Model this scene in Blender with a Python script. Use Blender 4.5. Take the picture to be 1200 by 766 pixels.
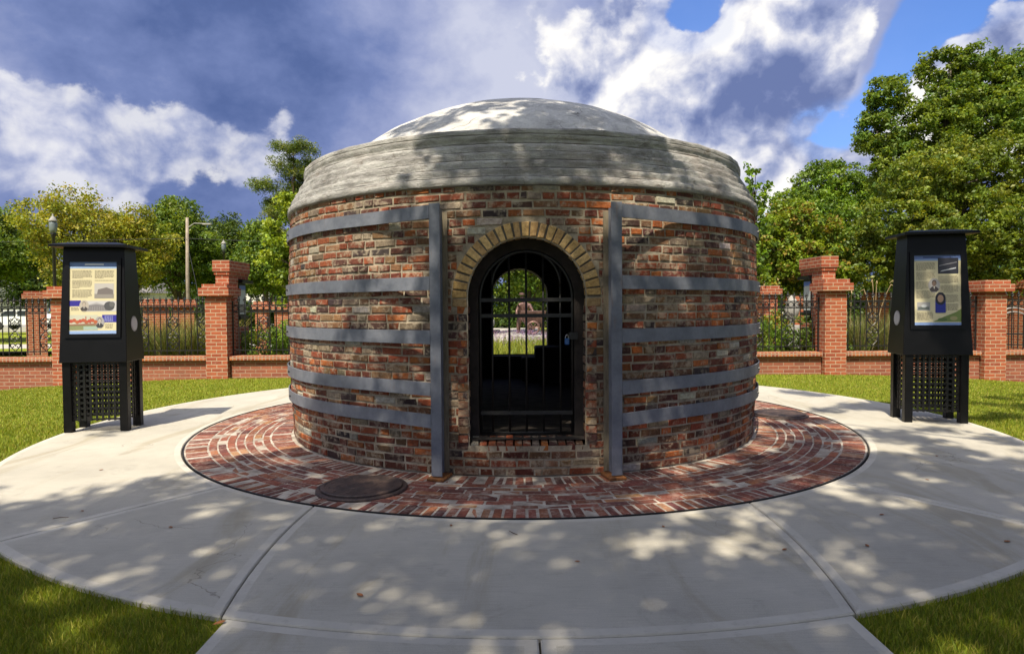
import bpy, math, random
import numpy as np
from math import sin, cos, pi, radians, sqrt, atan2, hypot
for o in list(bpy.data.objects): bpy.data.objects.remove(o)
SC = bpy.context.scene; COL = SC.collection
rnd = random.Random(7); NR = np.random.default_rng(7)

# ------------------------------------------------------------------ camera
cd = bpy.data.cameras.new('camera'); cam = bpy.data.objects.new('camera', cd); COL.objects.link(cam)
cd.sensor_width = 36; cd.lens = 756.2/1200*36; cd.clip_end = 2000; cd.clip_start = 0.05
cam.location = (0, 0, 1.4); cam.rotation_euler = (pi/2-0.031, 0, 0)
cam.rotation_euler.rotate_axis('Z', -0.007)
SC.camera = cam
SC.render.resolution_x = 1024; SC.render.resolution_y = 653
SC.view_settings.view_transform = 'Standard'; SC.view_settings.look = 'None'
SC.view_settings.exposure = 0.52; SC.view_settings.gamma = 1

# ------------------------------------------------------------------ light
SUN_EL, SUN_AZ = radians(58), radians(20)      # azimuth measured from -Y towards -X
sdir = (-sin(SUN_AZ)*cos(SUN_EL), -cos(SUN_AZ)*cos(SUN_EL), sin(SUN_EL))
SHX, SHY = -sdir[0]/sdir[2], -sdir[1]/sdir[2]
sl = bpy.data.lights.new('sun', 'SUN'); so = bpy.data.objects.new('sun', sl); COL.objects.link(so)
sl.energy = 5.0; sl.angle = radians(0.53); sl.color = (1, 0.90, 0.72)
from mathutils import Vector
so.rotation_euler = Vector(sdir).to_track_quat('Z', 'Y').to_euler()

class NT:
    """small helper for writing node trees"""
    def __init__(s, tree): s.t = tree; s.n = tree.nodes; s.l = tree.links
    def node(s, typ, ins=None, **kw):
        n = s.n.new(typ)
        for k, v in kw.items(): setattr(n, k, v)
        for k, v in (ins or {}).items(): s.put(n, k, v)
        return n
    def put(s, n, k, v):
        sock = n.inputs[k]
        if isinstance(v, bpy.types.NodeSocket): s.l.new(v, sock)
        else:
            if sock.type == 'RGBA' and len(v) == 3: v = tuple(v)+(1,)
            sock.default_value = v
    def m(s, op, a, b=0.0, c=None, clamp=False):
        n = s.node('ShaderNodeMath', operation=op, use_clamp=clamp)
        s.put(n, 0, a); s.put(n, 1, b)
        if c is not None: s.put(n, 2, c)
        return n.outputs[0]
    def mix(s, f, a, b, mode='MIX'):
        n = s.node('ShaderNodeMix', data_type='RGBA', blend_type=mode)
        s.put(n, 0, f); s.put(n, 6, a); s.put(n, 7, b); return n.outputs[2]
    def ramp(s, f, stops, interp='LINEAR'):
        n = s.node('ShaderNodeValToRGB'); s.put(n, 0, f); r = n.color_ramp; r.interpolation = interp
        while len(r.elements) < len(stops): r.elements.new(0.5)
        for e, (p, c) in zip(r.elements, stops):
            e.position = p; e.color = tuple(c)+(1,) if not isinstance(c, (int, float)) else (c, c, c, 1)
        return n.outputs[0]
    def noise(s, vec, scale, detail=3, rough=0.55, dist=0.0):
        n = s.node('ShaderNodeTexNoise', {'Vector': vec, 'Scale': scale, 'Detail': detail, 'Roughness': rough, 'Distortion': dist})
        return n.outputs[0]
    def maprange(s, v, a, b, c=0.0, d=1.0, smooth=False):
        n = s.node('ShaderNodeMapRange', {'Value': v, 'From Min': a, 'From Max': b, 'To Min': c, 'To Max': d})
        if smooth: n.interpolation_type = 'SMOOTHSTEP'
        return n.outputs[0]
    def vm(s, op, a, b=None, scale=None):
        n = s.node('ShaderNodeVectorMath', operation=op); s.put(n, 0, a)
        if b is not None: s.put(n, 1, b)
        if scale is not None: s.put(n, 'Scale', scale)
        return n.outputs['Value'] if op in ('DOT_PRODUCT', 'LENGTH') else n.outputs[0]

def pdir(x, y):
    """direction in the sky given as tangent offsets from +Y (x right, y up)"""
    v = Vector(((x-612)/756.2, 1.0, (328-y)/756.2)); v.normalize(); return tuple(v)

W = bpy.data.worlds.new('World'); SC.world = W; W.use_nodes = True
W.cycles.sampling_method = 'MANUAL'; W.cycles.sample_map_resolution = 256
w = NT(W.node_tree); w.n.clear()
tc = w.node('ShaderNodeTexCoord').outputs['Generated']
sky = w.node('ShaderNodeTexSky', sky_type='NISHITA', sun_disc=False, sun_elevation=SUN_EL,
             sun_rotation=atan2(sdir[0], sdir[1]), air_density=1.2, dust_density=0.6, ozone_density=2.0).outputs[0]
def wnoise(vec, scale, det, rough=.55):
    return w.node('ShaderNodeTexNoise', {'Vector': vec, 'Scale': scale, 'Detail': det, 'Roughness': rough})
def shifted(vec, nz, k): return w.vm('NORMALIZE', w.vm('ADD', vec, w.vm('SCALE', w.vm('SUBTRACT', nz, (0.5, 0.5, 0.5)), scale=k)))
dv = shifted(tc, wnoise(tc, 7.0, 3.0).outputs[1], .07)
def blobs(vec, lst):
    tot = None
    for (x, y, sg, amp) in lst:
        d = w.vm('DOT_PRODUCT', vec, pdir(x, y))
        e = w.m('MULTIPLY', w.m('EXPONENT', w.m('MULTIPLY', w.m('SUBTRACT', d, 1.0), 1.0/(sg*sg))), amp)
        tot = e if tot is None else w.m('ADD', tot, e)
    return tot
nA = wnoise(w.vm('MULTIPLY', dv, (1, 1, 1.5)), 5.0, 6.0, .55).outputs[0]
nB = wnoise(w.vm('MULTIPLY', tc, (1, 1, 1.3)), 15.0, 7.0, .6).outputs[0]
vor = lambda v: w.node('ShaderNodeTexVoronoi', {'Vector': v, 'Scale': 13.0, 'Detail': 2.0, 'Roughness': .5}, feature='F1', normalize=True).outputs[0]
off = w.vm('ADD', dv, (-.016, 0, .026))
vo = vor(dv); rl = w.m('SUBTRACT', w.m('ADD', w.m('MULTIPLY', vor(off), .8), wnoise(dv, 12.0, 5.0, .55).outputs[0]), w.m('ADD', w.m('MULTIPLY', vo, .8), wnoise(off, 12.0, 5.0, .55).outputs[0]))
# far veil of grey-blue storm cloud, soft
veil = blobs(dv, [(560, 40, .14, .30), (640, 100, .10, .22), (480, 130, .12, .16), (60, 130, .12, .18), (240, 150, .14, .20), (380, 180, .08, .12), (20, 30, .10, .10), (900, 40, .12, .30), (1000, 150, .12, .3), (800, 150, .10, .3), (120, 200, .10, .10),
    (330, 70, .10, -.16), (200, 60, .10, -.14), (430, 95, .07, -.08), (100, 70, .06, -.08), (60, 225, .07, -.12), (250, 215, .08, -.12), (870, 100, .055, -.16), (930, 86, .045, -.14), (810, 118, .035, -.12)])
vs = w.m('ADD', w.m('ADD', .27, veil), w.m('ADD', w.m('MULTIPLY', w.m('SUBTRACT', nA, .5), .75), w.m('MULTIPLY', w.m('SUBTRACT', nB, .5), .34)))
vcol = w.ramp(vs, [(0.0, (.062, .098, .25)), (.22, (.098, .15, .35)), (.40, (.18, .24, .48)), (.58, (.34, .39, .62)), (.8, (.60, .63, .78))])
# nearer cumulus with crisp tops, built from puffs
cf = blobs(dv, [(745, 25, .055, .75), (790, 50, .045, .6), (700, 15, .04, .35), (735, 80, .040, .62), (770, 115, .04, .6), (845, 15, .05, .7), (900, 30, .05, .75), (955, 20, .05, .75), (1000, 35, .035, .65), (840, 60, .035, .5), (885, 85, .05, .32),
    (800, 165, .045, .65), (850, 165, .04, .65), (910, 155, .04, .8), (975, 150, .035, .65), (1010, 175, .05, .6), (870, 210, .05, .7), (950, 215, .06, .7), (1050, 170, .05, .6), (1100, 82, .035, .95), (1135, 55, .045, .9), (1180, 45, .05, .8), (1160, 100, .05, .8), (1200, 90, .05, .8),
    (40, 105, .040, .52), (85, 118, .038, .60), (130, 125, .035, .55), (180, 128, .035, .40), (225, 120, .035, .42), (280, 130, .035, .42), (105, 165, .035, .6), (125, 195, .035, .66), (165, 190, .03, .5), (85, 190, .03, .5), (40, 160, .035, .36), (300, 160, .035, .45), (350, 108, .018, .5), (330, 150, .035, .36), (240, 165, .035, .22), (660, 70, .04, .28), (620, 20, .04, .2)])
bl_cut = blobs(dv, [(822, -4, .022, .8), (1078, 15, .022, .9), (1055, 60, .02, .8), (1040, 95, .02, .7), (990, 128, .02, .6), (1115, 0, .03, .6)])
cf = w.m('SUBTRACT', w.m('MULTIPLY', w.m('TANH', w.m('MULTIPLY', cf, 1.2)), .80), bl_cut)
cf = w.m('ADD', cf, w.m('ADD', w.m('MULTIPLY', w.m('SUBTRACT', nB, .5), .9), w.m('ADD', w.m('MULTIPLY', w.m('SUBTRACT', nA, .5), .7), w.m('MULTIPLY', w.m('SUBTRACT', .42, vo), .55))))
cm = w.maprange(cf, .40, .56, 0, 1, True)
leftf = w.maprange(w.node('ShaderNodeSeparateXYZ', {0: tc}).outputs[0], -.20, .05, .62, 1.0, True)
cm = w.m('MULTIPLY', cm, leftf)
bel = blobs(dv, [(870, 98, .055, .30), (935, 84, .05, .28), (985, 60, .05, .18), (810, 118, .035, .25), (960, 175, .05, .10), (700, 130, .05, .12), (940, 30, .05, .14), (1180, 110, .05, .10), (60, 140, .06, .12)])
cs = w.m('SUBTRACT', w.m('ADD', w.m('ADD', .28, w.m('MULTIPLY', w.m('MINIMUM', cf, 1.1), .48)), w.m('ADD', w.m('MULTIPLY', rl, 1.45), w.m('ADD', w.m('MULTIPLY', w.m('SUBTRACT', nB, .5), .55), w.m('MULTIPLY', w.m('SUBTRACT', nA, .5), .45)))), bel)
cc_ = w.ramp(cs, [(0.0, (.15, .20, .41)), (.16, (.22, .27, .48)), (.32, (.34, .39, .60)), (.50, (.56, .59, .74)), (.66, (.82, .82, .88)), (.82, (1.02, 1.0, .97))])
# glow added to the unseen sky round the sun, to brighten the shade
sunb = w.m('EXPONENT', w.m('MULTIPLY', w.m('SUBTRACT', w.vm('DOT_PRODUCT', tc, sdir), 1.0), 7.0))
ccol = w.mix(cm, vcol, cc_)
ccol = w.mix(w.m('MULTIPLY', sunb, .85, clamp=True), ccol, (3.9, 3.9, 4.0))
blue = blobs(dv, [(826, -2, .030, .7), (800, -30, .05, .5), (1082, 12, .022, .6), (1062, 50, .022, .55), (1045, 90, .022, .45), (990, 125, .032, .6), (955, 122, .025, .45), (1110, 2, .03, .5), (1180, -20, .04, .4), (905, 228, .025, .4), (380, 172, .03, .3)])
bm = w.m('ADD', blue, w.m('MULTIPLY', w.m('SUBTRACT', nB, .5), .5))
bm = w.m('MULTIPLY', w.maprange(bm, .26, .50, 0, 1, True), w.m('SUBTRACT', 1.0, w.m('MULTIPLY', cm, .8)))
skyc = w.mix(1.0, sky, (0.62, 0.85, 1.35), 'MULTIPLY')
cl = w.mix(1.0, ccol, (7.2, 7.2, 7.2), 'MULTIPLY')
fin = w.mix(w.m('MULTIPLY', bm, .9), cl, skyc)
bg = w.node('ShaderNodeBackground', {'Color': fin, 'Strength': 0.10})
w.l.new(bg.outputs[0], w.node('ShaderNodeOutputWorld').inputs[0])

# ------------------------------------------------------------------ object helpers
def tagp(o, label=None, cat=None, group=None, kind=None):
    if label: o['label'] = label
    if cat: o['category'] = cat
    if group: o['group'] = group
    if kind: o['kind'] = kind
    return o
def thing(name, label, cat, loc=(0, 0, 0), rz=0.0, group=None):
    o = bpy.data.objects.new(name, None); COL.objects.link(o); o.empty_display_size = .2
    o.location = loc; o.rotation_euler = (0, 0, rz)
    return tagp(o, label, cat, group)
def copy_tree(o, parent=None):
    c = o.copy(); COL.objects.link(c)
    if parent: c.parent = parent
    for ch in list(o.children): copy_tree(ch, c)
    return c

class MB:
    def __init__(s): s.v = []; s.f = []; s.c = []; s.mi = []
    def face(s, idx, col=None, mi=0): s.f.append(tuple(idx)); s.c.append(col or (1, 1, 1)); s.mi.append(mi)
    def add(s, vs, fs, col=None, mi=0):
        b = len(s.v); s.v += [tuple(p) for p in vs]
        for f in fs: s.face([b+i for i in f], col, mi)
    def box(s, x0, x1, y0, y1, z0, z1, col=None, mi=0, M=None, bev=0.0):
        if bev:
            b = bev
            vs = []
            for (zz, ins) in ((z0, b), (z0+b, 0), (z1-b, 0), (z1, b)):
                X0, X1, Y0, Y1 = x0+ins, x1-ins, y0+ins, y1-ins
                k = b*(0.0 if ins else 1.0)
                if ins: vs += [(X0, Y0, zz), (X1, Y0, zz), (X1, Y0, zz), (X1, Y1, zz), (X1, Y1, zz), (X0, Y1, zz), (X0, Y1, zz), (X0, Y0, zz)]
                else: vs += [(X0+b, Y0, zz), (X1-b, Y0, zz), (X1, Y0+b, zz), (X1, Y1-b, zz), (X1-b, Y1, zz), (X0+b, Y1, zz), (X0, Y1-b, zz), (X0, Y0+b, zz)]
            fs = []
            for L in range(3):
                for i in range(8):
                    a, c = L*8+i, L*8+(i+1) % 8
                    fs.append((a, c, c+8, a+8))
            fs.append((7, 5, 3, 1)); fs.append((24, 26, 28, 30))
        else:
            vs = [(x0, y0, z0), (x1, y0, z0), (x1, y1, z0), (x0, y1, z0), (x0, y0, z1), (x1, y0, z1), (x1, y1, z1), (x0, y1, z1)]
            fs = [(0, 3, 2, 1), (4, 5, 6, 7), (0, 1, 5, 4), (1, 2, 6, 5), (2, 3, 7, 6), (3, 0, 4, 7)]
        if M: vs = [M(p) for p in vs]
        s.add(vs, fs, col, mi)
    def tube(s, pts, r, n=8, col=None, cap=True, mi=0):
        pts = [Vector(p) for p in pts]; R = r if isinstance(r, (list, tuple)) else [r]*len(pts)
        b = len(s.v); up = None
        for i, p in enumerate(pts):
            d = (pts[min(i+1, len(pts)-1)]-pts[max(i-1, 0)])
            if d.length < 1e-9: d = Vector((0, 0, 1))
            d.normalize()
            if up is None:
                up = Vector((0, 0, 1)) if abs(d.z) < .9 else Vector((1, 0, 0))
            a = d.cross(up); 
            if a.length < 1e-4: a = d.orthogonal()
            a.normalize(); up = a.cross(d).normalized()
            for k in range(n):
                t = 2*pi*k/n
                s.v.append(tuple(p+a*(R[i]*cos(t))+up*(R[i]*sin(t))))
        for i in range(len(pts)-1):
            for k in range(n):
                a0 = b+i*n+k; a1 = b+i*n+(k+1) % n
                s.face((a0, a1, a1+n, a0+n), col, mi)
        if cap:
            s.face([b+k for k in range(n)][::-1], col, mi); s.face([b+(len(pts)-1)*n+k for k in range(n)], col, mi)
    def lathe(s, prof, n=32, cx=0, cy=0, col=None, mi=0, M=None):
        b = len(s.v)
        for (r, z) in prof:
            for k in range(n):
                t = 2*pi*k/n; p = (cx+r*cos(t), cy+r*sin(t), z); s.v.append(M(p) if M else p)
        for i in range(len(prof)-1):
            for k in range(n):
                a0 = b+i*n+k; a1 = b+i*n+(k+1) % n; s.face((a0, a1, a1+n, a0+n), col, mi)
        if prof[0][0] > 1e-4: s.face([b+k for k in range(n)][::-1], col, mi)
        if prof[-1][0] > 1e-4: s.face([b+(len(prof)-1)*n+k for k in range(n)], col, mi)
    def build(s, name, mats, parent=None, smooth=False, uv=False, loc=None):
        me = bpy.data.meshes.new(name); me.from_pydata(s.v, [], s.f)
        mats = mats if isinstance(mats, (list, tuple)) else [mats]
        for m in mats: me.materials.append(m)
        if len(mats) > 1: me.polygons.foreach_set('material_index', s.mi)
        cnt = np.array([len(f) for f in s.f])
        cc = np.ones((len(s.f), 4), np.float32); cc[:, :3] = np.array(s.c, np.float32)
        at = me.color_attributes.new('col', 'FLOAT_COLOR', 'CORNER')
        at.data.foreach_set('color', np.repeat(cc, cnt, axis=0).ravel())
        if uv:
            ul = me.uv_layers.new(name='UVMap'); V = np.array(s.v); out = np.zeros((cnt.sum(), 2), np.float32); i = 0
            for f in s.f:
                P = V[list(f)]; nn = np.cross(P[1]-P[0], P[2]-P[0]); a = np.argmax(np.abs(nn))
                q = P[:, [1, 2]] if a == 0 else (P[:, [0, 2]] if a == 1 else P[:, [0, 1]])
                out[i:i+len(f)] = q; i += len(f)
            ul.data.foreach_set('uv', out.ravel())
        if smooth: me.polygons.foreach_set('use_smooth', [True]*len(s.f))
        me.validate(); me.update()
        o = bpy.data.objects.new(name, me); COL.objects.link(o)
        if parent: o.parent = parent
        if loc: o.location = loc
        return o

# ------------------------------------------------------------------ materials
def mat(name):
    m = bpy.data.materials.new(name); m.use_nodes = True; t = NT(m.node_tree); t.n.clear()
    return m, t
def finish(t, base, rough=.7, bump=None, bs=.3, bd=.01, metal=0.0, spec=.5, extra=None):
    ins = {'Base Color': base, 'Roughness': rough, 'Metallic': metal, 'Specular IOR Level': spec}
    if bump is not None:
        ins['Normal'] = t.node('ShaderNodeBump', {'Height': bump, 'Strength': bs, 'Distance': bd}).outputs[0]
    p = t.node('ShaderNodeBsdfPrincipled', ins)
    for k, v in (extra or {}).items(): t.put(p, k, v)
    t.l.new(p.outputs[0], t.node('ShaderNodeOutputMaterial').inputs[0]); return p
def oc(t): return t.node('ShaderNodeTexCoord').outputs['Object']
def attr(t): return t.node('ShaderNodeAttribute', attribute_name='col').outputs['Color']

def old_brick(name, smear=.5, dark=.5, smearc=(.40, .36, .29)):
    m, t = mat(name); p = oc(t)
    base = attr(t)
    base = t.mix(t.maprange(t.noise(p, 38, 5, .65), .38, .68, 0, .75), base, t.mix(1, base, (.42, .36, .36), 'MULTIPLY'))
    n = t.noise(p, 5.5, 6, .68, .6); n2 = t.noise(p, 22, 5, .7)
    f = t.maprange(t.m('ADD', n, t.m('MULTIPLY', t.m('SUBTRACT', n2, .5), .8)), .47, .68, 0, smear, True)
    base = t.mix(f, base, smearc)
    f2 = t.maprange(t.noise(p, 3.1, 5, .65, .5), .52, .75, 0, dark, True)
    base = t.mix(f2, base, (.05, .036, .032))
    bh = t.m('ADD', t.noise(p, 55, 6, .7), t.m('MULTIPLY', n2, .6))
    finish(t, base, .86, bh, .9, .008, spec=.3); return m
M_KB = old_brick('kiln_brick', .64, .6, (.43, .355, .255))
M_PB = old_brick('paving_brick', .4, .3, (.46, .38, .31))
M_AB = old_brick('arch_brick', .1, .22)
m, t = mat('mortar_old'); p = oc(t)
c = t.ramp(t.noise(p, 7, 6, .7), [(.3, (.13, .108, .08)), (.45, (.32, .27, .20)), (.66, (.50, .43, .325))])
finish(t, c, .95, t.noise(p, 70, 6, .75), 1, .01, spec=.2); M_MORT = m
m, t = mat('paving_mortar'); p = oc(t)
c = t.ramp(t.noise(p, 6, 6, .7), [(.3, (.20, .165, .14)), (.5, (.38, .33, .28)), (.7, (.60, .55, .48))])
finish(t, c, .95, t.noise(p, 70, 6, .75), 1, .006, spec=.2); M_PMORT = m
m, t = mat('lime_plaster'); p = oc(t)
n = t.noise(t.vm('MULTIPLY', p, (1, 1, 3.2)), 2.6, 9, .72, .5)
c = t.ramp(n, [(.30, (.16, .15, .142)), (.44, (.28, .27, .26)), (.56, (.42, .41, .395)), (.72, (.58, .565, .545))])
lay = t.noise(t.vm('MULTIPLY', p, (1.0, 1.0, 13.0)), 1.5, 6, .65, .8)
c = t.mix(t.maprange(lay, .58, .66, 0, .5, True), c, (.15, .12, .095))
drk = t.maprange(t.noise(p, 7, 8, .75, 1.0), .56, .70, 0, .75, True)
c = t.mix(drk, c, (.13, .105, .085))
c = t.mix(t.maprange(t.noise(p, 1.7, 5, .6), .52, .72, 0, .25), c, (.38, .28, .21))
bh = t.m('ADD', t.m('MULTIPLY', lay, -.35), t.m('ADD', t.noise(t.vm('MULTIPLY', p, (1, 1, 1.6)), 14, 8, .7), t.m('MULTIPLY', t.noise(p, 60, 5, .7), .45)))
zc_ = t.node('ShaderNodeSeparateXYZ', {0: t.vm('ADD', p, t.vm('SCALE', t.node('ShaderNodeTexNoise', {'Vector': p, 'Scale': 3.0, 'Detail': 4.0}).outputs[1], scale=.022))}).outputs[2]
fr_ = t.m('ABSOLUTE', t.m('SUBTRACT', t.m('FRACT', t.m('DIVIDE', t.m('SUBTRACT', zc_, 2.400), .0765)), .5))
jl = t.m('MULTIPLY', t.maprange(fr_, .40, .49, 0, 1, True), t.maprange(t.noise(p, 2.4, 4, .6), .40, .58, .15, .9))
c = t.mix(t.m('MULTIPLY', jl, .6), c, (.12, .105, .09))
bh = t.m('SUBTRACT', bh, t.m('MULTIPLY', jl, .8))
finish(t, c, .92, bh, .9, .028, spec=.25); M_PLAS = m
m, t = mat('dome_render'); p = oc(t)
c = t.ramp(t.noise(p, 3.0, 8, .7, .7), [(.3, (.28, .275, .27)), (.46, (.50, .49, .475)), (.62, (.62, .61, .59)), (.75, (.74, .73, .70))])
cr = t.node('ShaderNodeTexVoronoi', {'Vector': t.vm('ADD', p, t.vm('SCALE', t.node('ShaderNodeTexNoise', {'Vector': p, 'Scale': 3.0}).outputs[1], scale=.35)), 'Scale': 1.6}, feature='DISTANCE_TO_EDGE').outputs[0]
crk = t.m('MULTIPLY', t.maprange(cr, 0, .014, 1, 0), t.maprange(t.noise(p, 1.7, 3), .5, .6, 0, .8))
c = t.mix(crk, c, (.09, .08, .07))
c = t.mix(t.maprange(t.noise(p, 11, 7, .75), .55, .72, 0, .5), c, (.20, .19, .175))
finish(t, c, .9, t.noise(p, 14, 7, .7), 1.0, .035, spec=.25); M_DOME = m
m, t = mat('grey_steel_paint'); p = oc(t)
c = t.ramp(t.noise(p, 4, 6, .7), [(.32, (.095, .105, .135)), (.5, (.14, .152, .185)), (.68, (.19, .20, .235))])
rf = t.m('MAXIMUM', t.maprange(t.noise(p, 26, 6, .75), .66, .76, 0, .6), t.maprange(t.noise(t.vm('MULTIPLY', p, (9, 9, 1.2)), 2.2, 6, .7), .60, .75, 0, .4))
c = t.mix(rf, c, (.20, .11, .06))
finish(t, c, .5, t.m('ADD', t.noise(p, 30, 4, .6), t.m('MULTIPLY', t.noise(p, 4, 3, .6), 1.2)), .35, .008, spec=.45); M_STEEL = m
m, t = mat('weathered_flange'); p = oc(t)
c = t.ramp(t.noise(t.vm('MULTIPLY', p, (6, 6, 1)), 6, 7, .7), [(.3, (.10, .085, .06)), (.55, (.23, .19, .13)), (.75, (.30, .25, .17))])
finish(t, c, .75, t.noise(p, 60, 5, .7), .5, .006); M_FLBACK = m
m, t = mat('rusty_plate'); p = oc(t)
c = t.ramp(t.noise(p, 30, 6, .75), [(.3, (.07, .025, .012)), (.55, (.26, .10, .025)), (.75, (.48, .21, .05))])
finish(t, c, .85, t.noise(p, 90, 5, .7), .6, .004); M_RUST = m
def plain(name, col, rough=.5, metal=0.0, vs=20, amt=.25, bump=.15, spec=.5):
    m, t = mat(name); p = oc(t)
    c = t.mix(t.maprange(t.noise(p, vs, 5, .65), .3, .7, 0, 1), tuple(x*(1-amt) for x in col), tuple(min(1, x*(1+amt)) for x in col))
    finish(t, c, rough, t.noise(p, vs*3, 4, .6), bump, .004, metal, spec); return m
M_IRON = plain('black_iron', (.012, .012, .013), .42, 0, 30)
M_GATE = plain('gate_iron', (.010, .0095, .009), .5, 0, 40, .5)
M_KIOSK = plain('black_kiosk_paint', (.0035, .0035, .004), .38, 0, 5, .3, .06, spec=.28)
M_LATT = plain('black_plastic_lattice', (.008, .008, .008), .4)
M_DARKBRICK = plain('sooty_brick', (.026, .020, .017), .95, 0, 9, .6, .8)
M_FLOOR = plain('kiln_earth_floor', (.085, .07, .06), .95, 0, 7, .5, .8)
M_AMORT = plain('dark_arch_mortar', (.10, .085, .065), .95, 0, 20, .4, .5)
m, t = mat('rusted_cast_iron'); p = oc(t)
c = t.ramp(t.noise(p, 9, 7, .75), [(.3, (.035, .028, .028)), (.5, (.085, .06, .052)), (.68, (.17, .11, .085))])
vor = t.node('ShaderNodeTexVoronoi', {'Vector': p, 'Scale': 40.0}, feature='F1').outputs[0]
finish(t, c, .55, t.m('ADD', vor, t.noise(p, 50, 4)), .5, .006, .35); M_CAST = m
M_WHITE = plain('white_sticker', (.62, .62, .62), .4, 0, 8, .05, 0)
M_GLASSY = plain('lamp_glass', (.15, .18, .18), .12, 0, 5, .3, 0)
M_BLUEP = plain('blue_padlock', (.02, .10, .32), .3)
M_BRASS = plain('steel_shackle', (.4, .4, .42), .3, .8)
M_BRONZE = plain('weathered_bronze', (.15, .085, .07), .42, .5, 9, .45, .3)
M_WOODPOLE = plain('weathered_pole_wood', (.27, .22, .17), .9, 0, 6, .3, .5)
M_STONE = plain('grey_stone', (.27, .26, .24), .8, 0, 9, .25, .5)
M_CARW = plain('white_car_paint', (.78, .78, .78), .25, 0, 2, .03, 0)
M_TYRE = plain('black_rubber', (.02, .02, .02), .8)
M_GLASS = plain('dark_window_glass', (.03, .04, .05), .08)
M_PALE = plain('pale_siding', (.62, .60, .56), .8, 0, 2, .08, .1)
M_ROOF = plain('grey_roof', (.16, .15, .15), .8)
M_MULCH = plain('pine_mulch', (.13, .075, .045), .95, 0, 25, .5, 1)
M_TWIG = plain('dry_twig', (.14, .085, .05), .9)

def bark(name, a, b):
    m, t = mat(name); p = oc(t)
    n = t.noise(t.vm('MULTIPLY', p, (5, 5, 1)), 3, 7, .7)
    finish(t, t.ramp(n, [(.3, a), (.7, b)]), .92, n, 1, .04, spec=.2); return m
M_BARK = bark('grey_bark', (.045, .035, .028), (.17, .14, .115))
M_PBARK = bark('pine_bark', (.07, .04, .028), (.22, .13, .09))

def leafmat(name, tint=(1, 1, 1), trans=.35, rough=.5):
    m, t = mat(name)
    c = t.mix(1, attr(t), tint, 'MULTIPLY')
    pb = t.node('ShaderNodeBsdfPrincipled', {'Base Color': c, 'Roughness': rough, 'Specular IOR Level': .35})
    tr = t.node('ShaderNodeBsdfTranslucent', {'Color': t.mix(1, c, (1.5, 1.35, .5), 'MULTIPLY')})
    mx = t.node('ShaderNodeMixShader', {0: trans}); t.l.new(pb.outputs[0], mx.inputs[1]); t.l.new(tr.outputs[0], mx.inputs[2])
    t.l.new(mx.outputs[0], t.node('ShaderNodeOutputMaterial').inputs[0]); return m
M_LEAF = leafmat('leaf')
M_GLEAF = leafmat('grass_blade', trans=.3, rough=.6)

def fence_brick(name, bw=.215, bh=.0755, off=.5, c1=(.40, .11, .048), c2=(.27, .062, .03), mortar=(.46, .34, .23), ms=.008):
    m, t = mat(name)
    uv = t.node('ShaderNodeUVMap').outputs[0]; p = oc(t)
    b = t.node('ShaderNodeTexBrick', {'Vector': uv, 'Color1': c1, 'Color2': c2, 'Mortar': mortar, 'Scale': 1.0, 'Mortar Size': ms, 'Mortar Smooth': .15, 'Brick Width': bw, 'Row Height': bh}, offset=off, offset_frequency=2)
    c = t.mix(t.maprange(t.noise(p, 9, 5, .7), .35, .7, 0, .5), b.outputs[0], t.mix(1, b.outputs[0], (.72, .62, .6), 'MULTIPLY'))
    c = t.mix(t.maprange(t.noise(p, 2.0, 6, .7), .5, .75, 0, .45), c, (.20, .10, .06))
    c = t.mix(t.maprange(t.noise(p, 6, 6, .75), .6, .75, 0, .4), c, (.48, .38, .30))
    hb = t.m('SUBTRACT', t.m('MULTIPLY', t.noise(p, 60, 4, .6), .25), b.outputs[1])
    finish(t, c, .85, hb, .6, .008, spec=.3); return m
M_FB = fence_brick('red_fence_brick')
M_WB = fence_brick('fence_wall_brick', c1=(.33, .11, .06), c2=(.23, .07, .045), mortar=(.38, .26, .18))
M_COP = fence_brick('rowlock_coping_brick', .075, .2, 0, (.44, .15, .05), (.22, .06, .04), (.40, .28, .2), .01)

# ------------------------------------------------------------------ terrain
KX, KY = .123, 8.0
def sst(a, b, x):
    t = min(1, max(0, (x-a)/(b-a))); return t*t*(3-2*t)
def gz(x, y):
    return -.03-min(.30, .0075*max(0, abs(x-KX)-5.3)**2)*sst(8.5, 13.0, y)
xs = sorted(set([-600, -300, -150, -80, -50, -30, -20] + [round(-14+i*.7, 3) for i in range(41)] + [20, 30, 50, 80, 150, 300, 600]))
ys = sorted(set([-300, -100, -40, -15, -8] + [round(-4+i*.7, 3) for i in range(29)] + [18, 24, 32, 45, 70, 120, 250, 500, 900]))
b = MB()
for y in ys:
    for x in xs: b.v.append((x, y, gz(x, y)))
nx = len(xs)
for j in range(len(ys)-1):
    for i in range(nx-1): b.face((j*nx+i, j*nx+i+1, (j+1)*nx+i+1, (j+1)*nx+i))
m, t = mat('lawn_turf'); p = oc(t)
c = t.ramp(t.noise(p, 1.3, 5, .6), [(.3, (.17, .22, .018)), (.55, (.25, .29, .025)), (.75, (.33, .32, .05))])
c = t.mix(t.maprange(t.noise(p, 45, 5, .7), .4, .7, 0, .45), c, (.07, .10, .012))
finish(t, c, .9, t.noise(p, 90, 5, .8), 1, .03, spec=.15)
M_LAWN = m
tagp(b.build('lawn', M_LAWN, smooth=True), 'mown green lawn spreading around the round concrete pad', kind='structure')

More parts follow.
